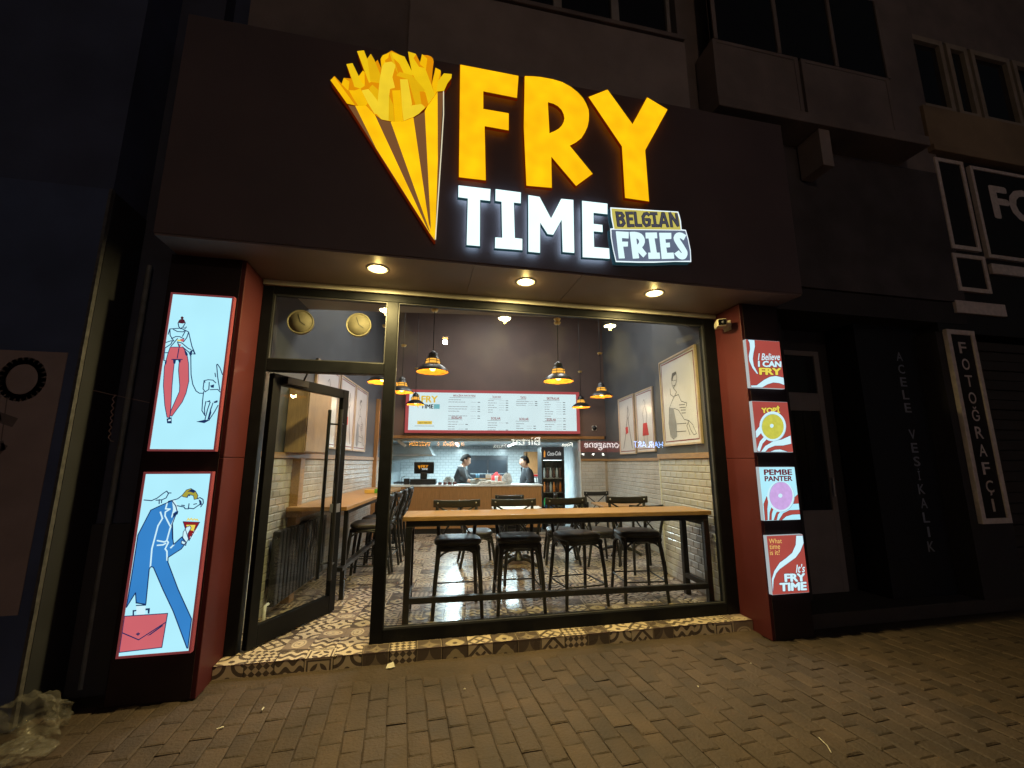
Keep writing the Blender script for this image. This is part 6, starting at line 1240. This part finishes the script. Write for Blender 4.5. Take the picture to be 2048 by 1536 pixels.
def person(label, u, v, rz, lean, arms, head_pitch, jm, s=.93):
    """standing figure facing local +x; arms = {side: (elbow, hand)} in local metres"""
    t = rthing('person', label, 'person', u, v, S0, rz)
    hip = Vector((0, 0, .86*s)); ch = hip+Vector((.36*sin(lean), 0, .36*cos(lean)))*s*1.0; nk = hip+Vector((.52*sin(lean), 0, .52*cos(lean)))*s; hd = nk+Vector((.05+.05*lean, 0, .112))*s
    N = {'hip': (hip, (.15, .105)), 'waist': (hip+(ch-hip)*.5, (.13, .10)), 'chest': (ch, (.165, .11)), 'neckb': (nk, .062), 'neck': (nk+(hd-nk)*.45, .052), 'headc': (hd, .07)}
    E = [('hip', 'waist'), ('waist', 'chest'), ('chest', 'neckb'), ('neckb', 'neck'), ('neck', 'headc')]
    for sd, k in ((1, 'l'), (-1, 'r')):
        N['th'+k] = (hip+Vector((0, sd*.09, -.05)), .085); N['kn'+k] = (Vector((.02, sd*.10, .45*s)), .055); N['an'+k] = (Vector((-.02, sd*.10, .07)), .04); N['to'+k] = (Vector((.14, sd*.11, .035)), .035)
        E += [('hip', 'th'+k), ('th'+k, 'kn'+k), ('kn'+k, 'an'+k), ('an'+k, 'to'+k)]
        shd = ch+Vector((.0, sd*.17, .07))*s; el, ha = arms[k]; el, ha = Vector(el), Vector(ha)
        N['sh'+k] = (shd, .056); N['el'+k] = (el, .042); N['wr'+k] = (ha, .028); d_ = (ha-el).normalized(); N['pa'+k] = (ha+d_*.06, (.038, .02))
        E += [('chest', 'sh'+k), ('sh'+k, 'el'+k), ('el'+k, 'wr'+k), ('wr'+k, 'pa'+k)]
        side = d_.cross(Vector((0, 0, 1))).normalized()
        for f_ in range(4):
            o_ = side*(f_-1.5)*.018; l_ = (.055, .066, .062, .05)[f_]; p1 = ha+d_*.09+o_; p2 = p1+d_*l_*.55+Vector((0, 0, -.008)); p3 = p2+d_*l_*.4+Vector((0, 0, -.022))
            N['f%d%s' % (f_, k)] = (p1, .0095); N['g%d%s' % (f_, k)] = (p2, .009); N['h%d%s' % (f_, k)] = (p3, .008); E += [('pa'+k, 'f%d%s' % (f_, k)), ('f%d%s' % (f_, k), 'g%d%s' % (f_, k)), ('g%d%s' % (f_, k), 'h%d%s' % (f_, k))]
        p1 = ha+d_*.03+side*.036*sd; N['t1'+k] = (p1, .011); N['t2'+k] = (p1+d_*.045+side*.012*sd, .0095); E += [('wr'+k, 't1'+k), ('t1'+k, 't2'+k)]
    me = skin_mesh(N, E, 2); bm = bmesh.new(); bm.from_mesh(me); M = head_into(bm, hd+Vector((.01, 0, .02)), 0, head_pitch, s*1.16); bm.to_mesh(me); bm.free()
    for p in me.polygons: p.use_smooth = True
    me.materials.clear(); me.materials.append(SKIN); bo = bpy.data.objects.new('body', me); COL.objects.link(bo); bo.parent = t
    hb = bmesh.new(); bmesh.ops.create_uvsphere(hb, u_segments=24, v_segments=18, radius=1.0)
    for vv in list(hb.verts):
        x, y, z = vv.co
        if (x > .35 and z < .55) or z < -.35 or (x > -.2 and z < .12): hb.verts.remove(vv); continue
        vv.co = Vector((x*.104-.002, y*.083, z*.123+.004))*s*1.16*(1+.012*sin(x*40)*sin(y*37))
    bmesh.ops.transform(hb, matrix=M, verts=hb.verts); hm = bpy.data.meshes.new('hair'); hb.to_mesh(hm); hb.free(); hm.materials.append(HAIR)
    ho = bpy.data.objects.new('hair', hm); COL.objects.link(ho); ho.parent = t; sd_ = ho.modifiers.new('thick', 'SOLIDIFY'); sd_.thickness = .012; sd_.offset = 1
    for p in hm.polygons: p.use_smooth = True
    N2 = {'chest': (N['chest'][0], (.23, .20)), 'waist': (N['waist'][0], (.205, .19)), 'hem': (hip+Vector((0, 0, -.03)), (.21, .19)), 'col': (nk+Vector((0, 0, -.0)), (.10, .10))}
    E2 = [('chest', 'waist'), ('waist', 'hem'), ('chest', 'col')]
    for k in 'lr':
        N2['sh'+k] = (N['sh'+k][0], .105); N2['el'+k] = (N['el'+k][0], .078); N2['cu'+k] = (N['el'+k][0]+(N['wr'+k][0]-N['el'+k][0])*(.25 if k == 'r' and jm is JACK else .9), .044)
        E2 += [('chest', 'sh'+k), ('sh'+k, 'el'+k), ('el'+k, 'cu'+k)]
    jm_ = skin_mesh(N2, E2, 2); jm_.materials.clear(); jm_.materials.append(jm); jo = bpy.data.objects.new('jacket', jm_); COL.objects.link(jo); jo.parent = t
    N3 = {'hip': (hip+Vector((0, 0, -.02)), (.158, .115))}; E3 = []
    for k in 'lr':
        for q, r_ in (('th', .098), ('kn', .07), ('an', .058)): N3[q+k] = (N[q+k][0], r_)
        E3 += [('hip', 'th'+k), ('th'+k, 'kn'+k), ('kn'+k, 'an'+k)]
    tm = skin_mesh(N3, E3, 2); tm.materials.clear(); tm.materials.append(TRO); to = bpy.data.objects.new('trousers', tm); COL.objects.link(to); to.parent = t
    return t
person('person in black jacket with rolled sleeves reaching to the right over the counter', .20, 6.02, -.10, .16, {'l': ((.14, .24, 1.05), (.30, .20, .98)), 'r': ((.17, -.26, 1.02), (.40, -.24, .985))}, .35, JACK, .955)
person('person in dark jacket behind the right end of the counter, facing left', 1.72, 6.0, pi+.08, .02, {'l': ((-.02, .25, 1.0), (.13, .22, .86)), 'r': ((-.02, -.25, 1.0), (.13, -.22, .86))}, .10, JACK2, .93)
